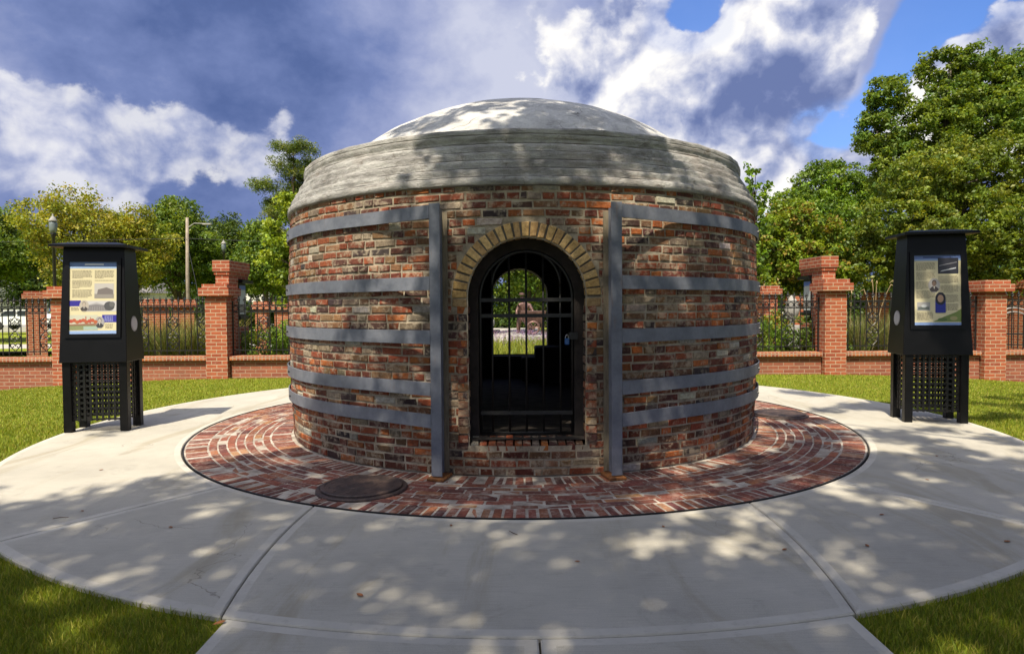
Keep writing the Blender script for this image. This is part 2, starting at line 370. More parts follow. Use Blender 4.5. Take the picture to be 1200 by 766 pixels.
def blades(name, label, spots, h0, h1, wd, mat_, cols, parent=None, kind='stuff', lean=.5, cat='grass', seed=1):
    """spots: (N,3) array of blade feet"""
    R = np.random.default_rng(seed); N = len(spots)
    a = R.uniform(0, 2*pi, N); h = R.uniform(h0, h1, N); ln = R.uniform(0, lean, N)*h; wv = wd*R.uniform(.6, 1.3, N)
    dx, dy = np.cos(a), np.sin(a); ba = R.uniform(0, 2*pi, N); bx, by = np.cos(ba)*ln, np.sin(ba)*ln
    V = np.zeros((N, 5, 3), np.float32)
    V[:, 0] = spots-np.stack([dx*wv/2, dy*wv/2, 0*h], 1); V[:, 1] = spots+np.stack([dx*wv/2, dy*wv/2, 0*h], 1)
    md = spots+np.stack([bx*.35, by*.35, h*.6], 1)
    V[:, 2] = md+np.stack([dx*wv*.4, dy*wv*.4, 0*h], 1); V[:, 3] = md-np.stack([dx*wv*.4, dy*wv*.4, 0*h], 1)
    V[:, 4] = spots+np.stack([bx, by, h], 1)
    base = (np.arange(N)*5)[:, None]
    me = bpy.data.meshes.new(name)
    me.vertices.add(N*5); me.vertices.foreach_set('co', V.ravel())
    L = np.concatenate([base+np.array([0, 1, 2, 3]), base+np.array([3, 2, 4])], 1).astype(np.int32)   # quad + tri
    me.loops.add(N*7); me.loops.foreach_set('vertex_index', L.ravel())
    ls = np.stack([np.arange(N)*7, np.arange(N)*7+4], 1).astype(np.int32)
    me.polygons.add(N*2); me.polygons.foreach_set('loop_start', ls.ravel())
    me.update(calc_edges=True); me.materials.append(mat_)
    C = np.array(cols, np.float32); k = R.integers(0, len(C), N); f = R.uniform(.7, 1.3, N)[:, None]
    cc = np.ones((N, 7, 4), np.float32); cc[:, :, :3] = (C[k]*f)[:, None, :]
    at = me.color_attributes.new('col', 'FLOAT_COLOR', 'CORNER'); at.data.foreach_set('color', cc.ravel())
    o = bpy.data.objects.new(name, me); COL.objects.link(o)
    if parent: o.parent = parent
    if kind: tagp(o, label, kind=kind)
    elif label: tagp(o, label)
    return o

def on_pave(x, y):
    r = np.hypot(x-KX, y-KY); return (r < 5.31) | ((np.abs(x-.113) < 1.435) & (y < 3.2))
sp = []
def scatter(x0, x1, y0, y1, dens):
    n = int((x1-x0)*(y1-y0)*dens); x = NR.uniform(x0, x1, n); y = NR.uniform(y0, y1, n)
    # keep only what lies in front of the camera, with a margin for other viewpoints
    k = (~on_pave(x, y)) & (np.abs(x) < np.abs(y)*.9+1.6)
    x, y = x[k], y[k]; z = np.array([gz(a, c) for a, c in zip(x, y)]); sp.append(np.stack([x, y, z], 1))
scatter(-5, 5.2, 1.6, 4.8, 9500); scatter(-8, 8, 4.8, 8, 2600); scatter(-13, 13, 8, 13.2, 1500)
GC = [(.19, .25, .016), (.24, .29, .02), (.28, .30, .028), (.14, .20, .014), (.34, .31, .06)]
S = np.concatenate(sp); near = S[S[:, 1] < 4.8]; mid = S[(S[:, 1] >= 4.8) & (S[:, 1] < 8)]; far = S[S[:, 1] >= 8]
blades('grass', 'short green grass beside the concrete near the camera', near, .022, .045, .0042, M_GLEAF, GC, lean=.9, seed=2)
blades('grass', 'short green grass at the sides of the round pad', mid, .025, .045, .007, M_GLEAF, GC, lean=.9, seed=3)
blades('grass', 'sunlit short grass between the pad and the brick wall', far, .016, .034, .009, M_GLEAF, GC, lean=.9, seed=4)

# ------------------------------------------------------------------ concrete
m, t = mat('broomed_concrete'); p = oc(t)
c = t.ramp(t.noise(p, 1.0, 7, .65), [(.3, (.40, .375, .32)), (.5, (.485, .455, .385)), (.7, (.55, .515, .44))])
st = t.maprange(t.noise(t.vm('MULTIPLY', p, (1.8, .45, 1)), 1.3, 5, .65, .8), .50, .70, 0, .62, True)
c = t.mix(st, c, (.33, .285, .19))
st2 = t.maprange(t.noise(t.vm('ADD', p, (7, 3, 0)), 3.2, 7, .72, .6), .55, .72, 0, .35, True)
c = t.mix(st2, c, (.24, .225, .195))
c = t.mix(t.maprange(t.noise(p, 150, 4, .75), .35, .7, 0, .35), c, (.25, .24, .22))
br = t.noise(t.vm('MULTIPLY', p, (5, 230, 1)), 1, 3, .6)
c = t.mix(t.maprange(br, .45, .7, 0, .26), c, (.22, .21, .185))
ckd = t.node('ShaderNodeTexVoronoi', {'Vector': t.vm('ADD', p, t.vm('SCALE', t.node('ShaderNodeTexNoise', {'Vector': p, 'Scale': 2.5, 'Detail': 5.0}).outputs[1], scale=.5)), 'Scale': .55}, feature='DISTANCE_TO_EDGE').outputs[0]
c = t.mix(t.m('MULTIPLY', t.maprange(ckd, 0, .0022, 1, 0), t.maprange(t.noise(p, .8, 2), .52, .58, 0, .6)), c, (.12, .105, .085))
c = t.mix(t.maprange(t.noise(p, 24, 5, .8), .67, .73, 0, .55), c, (.17, .13, .10))
finish(t, c, .9, t.m('ADD', br, t.m('MULTIPLY', t.noise(p, 220, 3, .7), .6)), .6, .006, spec=.25); M_CONC = m
m, t = mat('trowelled_border'); p = oc(t)
c = t.ramp(t.noise(p, 2.2, 7, .7), [(.3, (.42, .395, .34)), (.7, (.54, .51, .445))])
c = t.mix(t.maprange(t.noise(p, 13, 7, .75), .55, .7, 0, .4), c, (.24, .21, .17))
finish(t, c, .8, t.noise(p, 120, 3, .7), .12, .003, spec=.3); M_CONB = m
m, t = mat('joint_filler'); p = oc(t)
finish(t, t.ramp(t.noise(p, 20, 5, .7), [(.3, (.025, .02, .015)), (.7, (.09, .075, .055))]), .95); M_JOINT = m

conc = MB()
def slab(P, nu, nv, wfun, hfun, bw=.062, drop=.009):
    """P(u,v)->(x,y); wfun(v) width, hfun(u) length in metres. border strips get the trowelled finish"""
    def br(n, W):
        e, bb = .007/W, bw/W
        return [0, e, bb]+[bb+(1-2*bb)*i/n for i in range(1, n)]+[1-bb, 1-e, 1]
    vs_ = br(nv, hfun(.5)); b0 = len(conc.v); rows = len(vs_)
    for j, v in enumerate(vs_):
        us_ = br(nu, wfun(v))
        for i, u in enumerate(us_):
            x, y = P(u, v); z = -drop if (i in (0, len(us_)-1) or j in (0, rows-1)) else 0.0
            if z == 0 and (i in (1, len(us_)-2) or j in (1, rows-2)): z = -.001
            conc.v.append((x, y, z))
    nc = len(us_)
    for j in range(rows-1):
        for i in range(nc-1):
            brd = i < 2 or i > nc-4 or j < 2 or j > rows-4
            conc.face((b0+j*nc+i, b0+j*nc+i+1, b0+(j+1)*nc+i+1, b0+(j+1)*nc+i), None, 1 if brd else 0)
    # skirts
    def skirt(idx):
        k = len(conc.v)
        for q in idx: x, y, z = conc.v[q]; conc.v.append((x, y, -.09))
        for a in range(len(idx)-1): conc.face((idx[a], idx[a+1], k+a+1, k+a), None, 1)
    skirt([b0+i for i in range(nc)][::-1]); skirt([b0+(rows-1)*nc+i for i in range(nc)])
    skirt([b0+j*nc for j in range(rows)]); skirt([b0+j*nc+nc-1 for j in range(rows)][::-1])
RI, RO = 3.785, 5.30; g_ = .0045
def polar_slab(a0i, a0o, a1i, a1o, nu):
    def P(u, v):
        r = RI+(RO-RI)*v; a0 = a0i+(a0o-a0i)*v; a1 = a1i+(a1o-a1i)*v
        da = math.degrees(g_/r); a = radians((a0+da)+(a1-a0-2*da)*u)
        return KX+r*sin(a), KY-r*cos(a)
    slab(P, nu, 8, lambda v: radians(abs((a1i+(a1o-a1i)*v)-(a0i+(a0o-a0i)*v)))*(RI+(RO-RI)*v), lambda u: RO-RI)
polar_slab(-24, -16, 24.3, 15.7, 24)
polar_slab(-39.5, -38.2, -24, -16, 16); polar_slab(24.3, 15.7, 40, 38.6, 16)
polar_slab(-150, -150, -39.5, -38.2, 60); polar_slab(40, 38.6, 150, 150, 60); polar_slab(150, 150, 210, 210, 34)
def path_slab(x0, x1, y1):
    def P(u, v):
        x = x0+g_+(x1-x0-2*g_)*u
        yt = KY-sqrt((RO+.012)**2-(x-KX)**2) if y1 > 2 else y1-g_
        y0 = -1.0 if y1 > 2 else y1-2.6
        return x, y0+(yt-y0)*v
    slab(P, 10, 8, lambda v: x1-x0, lambda u: (3.7 if y1 > 2 else 2.6))
for (x0, x1) in ((-1.31, .107), (.107, 1.535)):
    path_slab(x0, x1, 2.7); path_slab(x0, x1, -1.0); path_slab(x0, x1, -3.6)
base_i = len(conc.v)
n = 96
for k in range(n): conc.v.append((KX+5.285*cos(2*pi*k/n), KY+5.285*sin(2*pi*k/n), -.022))
conc.face([base_i+k for k in range(n)], None, 2)
conc.add([(-1.29, -6.1, -.026), (1.515, -6.1, -.026), (1.515, 3.1, -.026), (-1.29, 3.1, -.026)], [(0, 1, 2, 3)], None, 2)
tagp(conc.build('pavement', [M_CONC, M_CONB, M_JOINT], smooth=False), 'pale broomed concrete pad with tooled joints around the kiln', kind='structure')

# ------------------------------------------------------------------ paving ring of old bricks
def brick_col(R):
    q = R.random()
    if q < .42: c = (.25, .085, .055)
    elif q < .66: c = (.19, .07, .052)
    elif q < .82: c = (.31, .12, .065)
    elif q < .86: c = (.38, .20, .10)
    elif q < .995: c = (.15, .06, .05)
    else: c = (.40, .30, .22)
    f = R.uniform(.8, 1.15); return tuple(min(.8, x*f*R.uniform(.92, 1.08)) for x in c)
def brick8(mb, P, col, R, ch=.005, jit=.0016):
    """P(u,v,w): unit coords to space; w=0 back, 1 face. chamfered face, jittered corners"""
    us = []
    vs = [P(u, v, 0.0) for (u, v) in ((0, 0), (1, 0), (1, 1), (0, 1))]
    vs += [P(u, v, 1-ch) for (u, v) in ((0, 0), (1, 0), (1, 1), (0, 1))]
    return vs
def add_brick(mb, frame, L, H, D, col, R, ch=.0045, jt=.0042):
    """frame(a,b,d) maps metres (along, up, outwards) to space; brick occupies a 0..L b 0..H d -D..0"""
    j = lambda: R.uniform(-jt, jt)
    q = [(j(), j()), (L+j(), j()), (L+j(), H+j()), (j(), H+j())]; dd = R.uniform(-.005, .004)
    c2 = [(ch+R.random()*.003, ch+R.random()*.002), (-ch-R.random()*.003, ch+R.random()*.002), (-ch-R.random()*.003, -ch-R.random()*.002), (ch+R.random()*.003, -ch-R.random()*.002)]
    vs = [frame(a, b_, -D) for a, b_ in q]+[frame(a, b_, dd-ch*1.1) for a, b_ in q]+[frame(a+e, b_+f, dd+R.uniform(-.0015, .0015)) for (a, b_), (e, f) in zip(q, c2)]
    fs = [(4, 5, 9, 8), (5, 6, 10, 9), (6, 7, 11, 10), (7, 4, 8, 11), (8, 9, 10, 11), (0, 1, 5, 4), (1, 2, 6, 5), (2, 3, 7, 6), (3, 0, 4, 7)]
    mb.add(vs, fs, col)
pav = MB(); R = random.Random(11)
def pave_course(r0, r1, size_t, gap=.017):
    rm = (r0+r1)/2; cnt = int(2*pi*rm/(size_t+gap)); st = 2*pi/cnt; ph = R.random()*st
    for k in range(cnt):
        a = ph+k*st; w_ = st*rm-gap*R.uniform(.8, 1.3)
        rr = rm
        def fr(A, B, D, a=a, rr=rr, r0=r0):
            an = a+A/rr; return (KX+(r0+B)*cos(an), KY+(r0+B)*sin(an), -.003+D)
        add_brick(pav, fr, w_, r1-r0-gap, .03, brick_col(R), R, .004, .0018)
pave_course(2.725, 2.945, .062)
r = 2.945
while r < 3.50:
    pave_course(r, r+.0865, .200, .014); r += .0865
pave_course(3.553, 3.765, .062)
b0 = len(pav.v)
for k in range(120):
    a = 2*pi*k/120; pav.v += [(KX+2.6*cos(a), KY+2.6*sin(a), -.0072), (KX+3.77*cos(a), KY+3.77*sin(a), -.0072)]
for k in range(120):
    k2 = (k+1) % 120; pav.face((b0+2*k, b0+2*k+1, b0+2*k2+1, b0+2*k2), None, 1)
tagp(pav.build('paving_ring', [M_PB, M_PMORT]), 'ring of reclaimed red bricks laid around the foot of the kiln', kind='structure')
# black strip standing in for the dark gap outside the brick ring
ed = MB()
for k in range(160):
    a = 2*pi*k/160
    for rr, z in ((3.766, -.05), (3.766, .004), (3.774, .004), (3.774, -.05)): ed.v.append((KX+rr*cos(a), KY+rr*sin(a), z))
for k in range(160):
    q, q2 = k*4, ((k+1) % 160)*4
    for i in range(3): ed.face((q+i, q2+i, q2+i+1, q+i+1))
tagp(ed.build('paving_gap_strip', M_IRON), 'thin dark strip added in place of the gap between bricks and concrete', kind='structure')

# ------------------------------------------------------------------ KILN
kiln = thing('brick_kiln', 'round domed historic brick kiln with steel bands and arched gate', 'kiln', (KX, KY, 0))
ROUT = 2.72; ZT = 2.41; HW = .485; ZS = 1.48; RA = .62; ZSILL = .25
def rad(z): return 2.695+.035*sin(min(1, max(0, z/2.5))*pi)          # slight batter
def kf(th, z, d=0.0):
    """kiln-local point; th=0 faces the camera (-Y), positive to +X"""
    r = rad(z)+d; return (r*sin(th), -r*cos(th), z)
def half_open(z, back=False):
    if back:
        if z < .62 or z > 2.05: return 0
        return .46 if z < 1.56 else sqrt(max(0, .46**2-(z-1.56)**2))
    if z < ZSILL or z > ZS+RA: return 0
    if z < ZS-.10: return HW
    if z < ZS: return RA
    return sqrt(max(0, RA*RA-(z-ZS)**2))
R = random.Random(5)
wall = MB(); zc = .004; ci = 0; CH = .0712
def kcol(R, z, th):
    q = R.random()
    if q < .27: c = (.36, .095, .042)
    elif q < .47: c = (.22, .065, .04)
    elif q < .58: c = (.52, .16, .045)
    elif q < .66: c = (.13, .06, .05)
    elif q < .84: c = (.32, .17, .085)
    elif q < .93: c = (.34, .26, .18)
    elif q < .965: c = (.08, .055, .055)
    else: c = (.62, .57, .48)
    f = R.uniform(.48, .90); return tuple(min(.8, x*f*R.uniform(.92, 1.08)) for x in c)
while zc < ZT-.03:
    rr = rad(zc); circ = 2*pi*rr; hdr = (ci % 6 == 4); s = R.uniform(0, .2)
    s0 = s
    while s < s0+circ-.05:
        L = R.choice([.098, .1, .105]) if (hdr and R.random() < .8) or (not hdr and R.random() < .38) else R.uniform(.195, .215)
        L = min(L, s0+circ-s-.012)
        a0, a1 = s/rr, (s+L)/rr
        segs = [(a0, a1)]
        zm0, zm1 = zc, zc+CH
        for back in (False, True):
            ho = max(half_open(zm0+.012, back), half_open(zm1-.012, back))
            if ho > 0:
                cth = pi if back else 0.0
                lim = math.asin((ho+.012)/rr)
                out = []
                for (p0, p1) in segs:
                    c0 = (p0-cth+pi) % (2*pi)-pi; c1 = c0+(p1-p0)
                    if c1 < -lim or c0 > lim: out.append((p0, p1)); continue
                    if c0 < -lim: out.append((p0, p0+(-lim-c0)))
                    if c1 > lim: out.append((p1-(c1-lim), p1))
                segs = out
        for (p0, p1) in segs:
            LL = (p1-p0)*rr
            if LL < .022: continue
            zz = zc+R.uniform(-.002, .002)
            def fr(A, B, D, p0=p0, rr=rr, zz=zz): return kf(p0+A/rr, zz+B, D)
            col = kcol(R, zc, p0)
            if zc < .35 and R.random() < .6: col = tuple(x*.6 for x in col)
            rec = -.012 if R.random() < .04 else 0
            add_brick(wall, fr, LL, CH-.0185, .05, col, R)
        s += L+R.uniform(.012, .019)
    zc += CH; ci += 1
# front jamb courses (real depth) and sill
yj = -sqrt(ROUT**2-HW**2)
for sgn in (-1, 1):
    z = ZSILL+.03; i = 0
    while z < ZS-.12:
        dep = .10 if i % 2 else .21; y = yj+.004
        while y < yj+.20:
            d2 = min(dep, yj+.215-y)
            def fr(A, B, D, y=y, z=z, sgn=sgn): return (sgn*(HW-D), y+(A if sgn > 0 else A), z+B)
            add_brick(wall, fr, d2-.01, CH-.0135, .09, kcol(R, z, 0), R); y += d2; dep = .21
        z += CH; i += 1
for k in range(13):
    x0 = -HW+.012+k*(2*HW-.02)/13; w_ = (2*HW-.02)/13-.012
    yf = -sqrt(rad(.25)**2-(x0+w_/2)**2)+.012
    def fr(A, B, D, x0=x0, yf=yf):
        return (x0+A, yf+B, .262+.16*B+D)
    add_brick(wall, fr, w_, .215, .05, kcol(R, .3, 0), R)
wall_o = wall.build('wall', M_KB, kiln)

# mortar core and interior shell
core = MB(); NXS = 22
def shell(mb, rfun, z0, z1, holes, inward=False, mi=0, extra_z=()):
    """cylinder with openings; holes: list of (centre angle, half width fn list of (x, zlow, zhigh))"""
    angs = []
    nseg = 96
    for k in range(nseg): angs.append(2*pi*k/nseg-pi+.0001)
    hx = {}
    for ca, xs_, zl, zh in holes:
        r0 = rfun(1.2); lim = math.asin(xs_[-1]/r0)
        angs = [a for a in angs if abs((a-ca+pi) % (2*pi)-pi) > lim+.01]
        for x in xs_: angs.append(((ca+math.asin(x/r0))+pi) % (2*pi)-pi)
    angs = sorted(angs); m_ = len(angs)
    def q(a0, a1, za, zb, xa=None):
        zs = [za[0]+(zb[0]-za[0])*i/4 for i in range(5)]; zs2 = [za[1]+(zb[1]-za[1])*i/4 for i in range(5)]
        for i in range(4):
            pts = [(rfun(z_)*sin(a_), -rfun(z_)*cos(a_), z_) for a_, z_ in ((a0, zs[i]), (a1, zs2[i]), (a1, zs2[i+1]), (a0, zs[i+1]))]
            if inward: pts = pts[::-1]
            mb.add(pts, [(0, 1, 2, 3)], None, mi)
    for k in range(m_):
        a0, a1 = angs[k], angs[(k+1) % m_]
        if a1 < a0: a1 += 2*pi
        am = (a0+a1)/2; hole = None
        for ca, xs_, zl, zh in holes:
            d = (am-ca+pi) % (2*pi)-pi
            if abs(rfun(1.2)*sin(d)) < xs_[-1] and abs(d) < 1: hole = (ca, zl, zh, rfun(1.2))
        if hole:
            ca, zl, zh, r0 = hole
            xa = r0*sin(a0-ca); xb = r0*sin(a1-ca)
            q(a0, a1, (z0, z0), (zl, zl)); q(a0, a1, (zh(xa), zh(xb)), (z1, z1))
        else: q(a0, a1, (z0, z0), (z1, z1))
def arch_top(zs, r, hw):
    return lambda x: zs+sqrt(max(0, r*r-min(abs(x), r)**2)) if abs(x) <= r+1e-6 else zs
XF = [HW*sin(pi/2*(i/NXS*2-1)) for i in range(NXS+1)]
XB = [.45*sin(pi/2*(i/NXS*2-1)) for i in range(NXS+1)]
HI = .41                                            # inner order of the front arch
XI = [HI*sin(pi/2*(i/NXS*2-1)) for i in range(NXS+1)]
RIN = 2.27
XFO = [.545*sin(pi/2*(i/NXS*2-1)) for i in range(NXS+1)]
shell(core, lambda z: rad(z)-.008, 0, ZT, [(0, XF, ZSILL, arch_top(ZS, HW, HW)), (pi, XB, .62, arch_top(1.56, .45, .45))])
core.build('mortar_bed', M_MORT, kiln)
inn = MB()
shell(inn, lambda z: RIN-max(0, z-1.9)**2*.5, .0, 2.41, [(0, XI, .30, arch_top(ZS, HI, HI)), (pi, XB, .62, arch_top(1.56, .45, .45))], inward=True)
inn.lathe([(RIN-.13*k-.08*max(0, k-3), 2.40+.22*sqrt(k)) for k in range(0, 11)]+[(0.01, 3.2)], 48)
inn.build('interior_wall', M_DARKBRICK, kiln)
# reveals: outer order, step, inner order, back opening
rev = MB()
def tunnel(mb, hw, zs, zl, y0, y1, mi=0, n=20):
    prof = [(-hw, zl), (-hw, zs)]+[(-hw*cos(pi*i/n), zs+hw*sin(pi*i/n)) for i in range(1, n)]+[(hw, zs), (hw, zl)]
    f0 = y0 if callable(y0) else (lambda x: y0); f1 = y1 if callable(y1) else (lambda x: y1)
    b0 = len(mb.v)
    for (x, z) in prof: mb.v += [(x, f0(x), z), (x, f1(x), z)]
    for i in range(len(prof)-1): mb.face((b0+2*i, b0+2*i+1, b0+2*i+3, b0+2*i+2), None, mi)
yo = lambda x: -sqrt((ROUT-.012)**2-x*x)
YM = -2.48
tunnel(rev, .506, ZS, ZSILL, yo, YM)
prof = [(-HW-.01, -HI, ZSILL, ZS)]
def ring_face(mb, hw0, hw1, zs, zl, y, n=20):
    o_ = [(-hw0, zl)]+[(-hw0*cos(pi*i/n), zs+hw0*sin(pi*i/n)) for i in range(n+1)]+[(hw0, zl)]
    i_ = [(-hw1, zl)]+[(-hw1*cos(pi*i/n), zs+hw1*sin(pi*i/n)) for i in range(n+1)]+[(hw1, zl)]
    b0 = len(mb.v)
    for (a, c), (e, f) in zip(o_, i_): mb.v += [(a, y, c), (e, y, f)]
    for k in range(len(o_)-1): mb.face((b0+2*k, b0+2*k+1, b0+2*k+3, b0+2*k+2))
ring_face(rev, .506, HI, ZS, ZSILL, YM)
tunnel(rev, HI, ZS, ZSILL, YM, lambda x: -sqrt(RIN**2-x*x)+.02)
rev2 = MB()
tunnel(rev2, .45, 1.56, .62, lambda x: sqrt(RIN**2-x*x)-.02, lambda x: sqrt((ROUT)**2-x*x)-.005)
rev2.add([(-.45, RIN-.1, .62), (.45, RIN-.1, .62), (.45, 2.70, .60), (-.45, 2.70, .60)], [(0, 1, 2, 3)])
rev.add([(-HW, yo(0)+.1, .285), (HW, yo(0)+.1, .285), (HW, -2.20, .30), (-HW, -2.20, .30)], [(0, 1, 2, 3)])
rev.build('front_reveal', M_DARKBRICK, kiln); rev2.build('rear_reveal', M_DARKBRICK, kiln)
fl = MB(); fl.lathe([(0.01, .30), (RIN+.02, .28)], 48)
fl.build('floor', M_FLOOR, kiln)
bn = MB()
for (x0, x1, y0, y1, z0, z1) in ((.22, 1.4, 1.5, 2.1, .28, .80), (.02, .25, 1.6, 2.1, .28, .64)): bn.box(x0, x1, y0, y1, z0, z1, bev=.02)
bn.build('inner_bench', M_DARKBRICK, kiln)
# arch of buff voussoirs
ar = MB(); R = random.Random(3); NV = 25
for k in range(NV):
    a0 = pi*k/NV; st = pi/NV
    def fr(A, B, D, a0=a0):
        # A radial, B tangential (around), D outward(-Y)
        r_ = .495+A; an = a0+B/.56
        x = -r_*cos(an); z = ZS+r_*sin(an)
        return (x, -sqrt((ROUT+.006)**2-x*x)-D, z)
    c = R.choice([(.66, .43, .17), (.60, .39, .15), (.70, .48, .21), (.52, .33, .14)])
    add_brick(ar, fr, .120, st*.56-.015, .19, c, R, .004)
for sgn in (-1, 1):
    def fr(A, B, D, sgn=sgn):
        x = sgn*(.495+A); return (x, -sqrt((ROUT+.006)**2-x*x)-D, ZS-.078+B)
    add_brick(ar, fr, .12, .066, .19, (.40, .27, .13), R, .004)
ar.build('arch', M_AB, kiln)
# intrados surface between the voussoirs
mor = MB()
tunnel(mor, .502, ZS, ZS-.09, lambda x: -sqrt((ROUT-.004)**2-x*x), lambda x: YM-.003)
b0 = len(mor.v)
for i in range(33):
    an = pi*i/32
    for r_ in (.502, .613):
        x = -r_*cos(an); mor.v.append((x, -sqrt((ROUT-.001)**2-x*x), ZS+r_*sin(an)))
for i in range(32): mor.face((b0+2*i, b0+2*i+1, b0+2*i+3, b0+2*i+2))
mor.build('arch_mortar', M_AMORT, kiln)
# plaster collar (stepped) + lip
from mathutils import noise as mn
def rough_lathe(prof, n, amp, sc, mb, close_top=False, zsc=1.0):
    b0 = len(mb.v)
    for j, (r, z) in enumerate(prof):
        for k in range(n):
            a = 2*pi*k/n; x, y = r*cos(a), r*sin(a)
            nn = mn.fractal(Vector((x*sc, y*sc, z*sc*zsc)), .8, 2.0, 5)*amp
            d = (r+nn)/max(r, 1e-3) if r > .3 else 1
            zz = z+mn.fractal(Vector((x*sc*.8+7, y*sc*.8, z*sc+3)), .8, 2, 4)*amp*.8
            mb.v.append((x*d, y*d, zz))
    for j in range(len(prof)-1):
        for k in range(n):
            a0 = b0+j*n+k; a1 = b0+j*n+(k+1) % n; mb.face((a0, a1, a1+n, a0+n))
key = [(2.60, 2.385), (2.705, 2.388), (2.724, 2.400), (2.724, 2.458), (2.715, 2.464), (2.692, 2.466), (2.690, 2.532), (2.680, 2.538), (2.652, 2.541), (2.648, 2.606), (2.638, 2.612), (2.610, 2.615), (2.606, 2.684), (2.596, 2.690), (2.566, 2.693),
       (2.560, 2.756), (2.550, 2.764), (2.540, 2.770), (2.539, 2.802), (2.545, 2.812), (2.548, 2.875), (2.545, 2.893), (2.512, 2.905), (2.46, 2.908), (2.10, 2.915)]
pf = []
for i in range(len(key)-1):
    (r0, z0), (r1, z1) = key[i], key[i+1]; n_ = max(1, int(hypot(r1-r0, z1-z0)/.02))
    for q in range(n_): pf.append((r0+(r1-r0)*q/n_, z0+(z1-z0)*q/n_))
pf.append(key[-1])
pl = MB(); rough_lathe(pf, 460, .0065, 6.0, pl, zsc=.8)
pl.build('plaster_collar', M_PLAS, kiln, smooth=True)
dm = MB(); a_, h_ = 2.24, .90; Rc = (a_*a_+h_*h_)/(2*h_)
pf = []
for i in range(41):
    r_ = a_*(1-i/40.0); pf.append((max(r_, .002), 2.90+h_-Rc+sqrt(Rc*Rc-r_*r_)))
rough_lathe(pf, 200, .012, 1.6, dm)
dm.build('dome', M_DOME, kiln, smooth=True)
# steel posts
PH = {'l': -radians(14.8), 'r': radians(14.4)}
ZP = 2.235
for ph in (-radians(14.8), radians(14.4), pi-radians(14.6), pi+radians(14.6)):
    def M(p, ph=ph):
        # local: x along tangent (to the right), y outward distance from kiln axis, z
        return (p[1]*sin(ph)+p[0]*cos(ph), -p[1]*cos(ph)+p[0]*sin(ph), p[2])
    q = MB()
    q.box(-.046, .046, 2.890, 2.902, .03, ZP, M=M, bev=.002)
    q.box(-.0045, .0045, 2.742, 2.8895, .03, ZP-.03, M=M, mi=0)
    q.box(-.050, .050, 2.736, 2.7415, .03, ZP-.05, M=M, mi=1)
    po = q.build('steel_post', [M_STEEL, M_FLBACK], kiln)
    q = MB(); q.box(-.075, .07, 2.72, 2.935, -.002, .02, M=M, bev=.004)
    q.build('base_plate', M_RUST, po)
# steel hoops: each runs from a front post round one side to a rear post
for zi, z in enumerate((2.168, 1.594, 1.158, .737, .477)):
  for side in (1, -1):
    RB = max(rad(z), rad(z+.05))+.020; rf = 2.896; hh = .056
    a_s = PH['r'] if side > 0 else -PH['l']; a_e = pi-radians(14.6); off = .046/2.896; lim = math.acos(RB/rf)
    nb = 84
    pts = [(rf, a_s+off)]
    ta, tb = a_s+off+lim, a_e-off-lim
    for i in range(nb+1): pts.append((RB, ta+(tb-ta)*i/nb))
    pts.append((rf, a_e-off))
    q = MB()
    for (r_, a) in pts:
        for (dr, zz) in ((0, z-hh), (.009, z-hh+.002), (.009, z+hh-.002), (0, z+hh)): q.v.append((side*(r_+dr)*sin(a), -(r_+dr)*cos(a), zz))
    for i in range(len(pts)-1):
        for j in range(4): q.face((i*4+j, (i+1)*4+j, (i+1)*4+(j+1) % 4, i*4+(j+1) % 4)[::side])
    q.face((3, 2, 1, 0)[::side]); e = (len(pts)-1)*4; q.face((e, e+1, e+2, e+3)[::side])
    bo = q.build('steel_band', M_STEEL, kiln, smooth=False)
    for a in (radians(64), radians(110)):
        bb = MB(); r0 = RB+.007; an = side*a
        cx_, cy_ = sin(an), -cos(an)
        bb.tube([(cx_*r0, cy_*r0, z), (cx_*(r0+.018), cy_*(r0+.018), z)], .011, 6)
        bb.build('bolt', M_IRON, bo)
# gate
gate = bpy.data.objects.new('gate', None); COL.objects.link(gate); gate.parent = kiln; gate.location = (0, -2.455, 0)
q = MB(); hwg = .395; zl = .315
prof = [(-hwg, zl), (-hwg, ZS)]+[(-hwg*cos(pi*i/20), ZS+hwg*sin(pi*i/20)) for i in range(1, 20)]+[(hwg, ZS), (hwg, zl)]
q.tube([(x, 0, z) for x, z in prof], .014, 8); q.tube([(-hwg, 0, zl), (hwg, 0, zl)], .012, 8)
q.build('gate_frame', M_GATE, gate, smooth=True)
ri = .292
q = MB(); q.tube([(-ri*cos(pi*i/18), 0, 1.585+ri*sin(pi*i/18)) for i in range(19)], .011, 8); q.build('inner_hoop', M_GATE, gate, smooth=True)
for x in (-.292, -.146, 0, .146, .292):
    q = MB(); q.tube([(x, 0, zl), (x, 0, ZS+.02+sqrt(max(0, (hwg-.005)**2-x*x)))], .0095, 8); q.build('bar', M_GATE, gate, smooth=True)
for z in (1.46, 1.325, .49):
    q = MB(); q.box(-hwg, hwg, -.016, -.006, z-.016, z+.016); q.build('rail', M_GATE, gate)
q = MB(); q.box(.36, .44, -.04, -.02, 1.12, 1.18); q.build('lock_plate', M_GATE, gate)
q = MB(); q.box(.325, .365, -.065, -.045, 1.075, 1.13, bev=.006); 
q.build('padlock', M_BLUEP, gate)
q = MB(); q.tube([(.345+.014*cos(pi*i/8), -.055, 1.13+.03*sin(pi*i/8)) for i in range(9)], .004, 6); q.build('shackle', M_BRASS, gate)

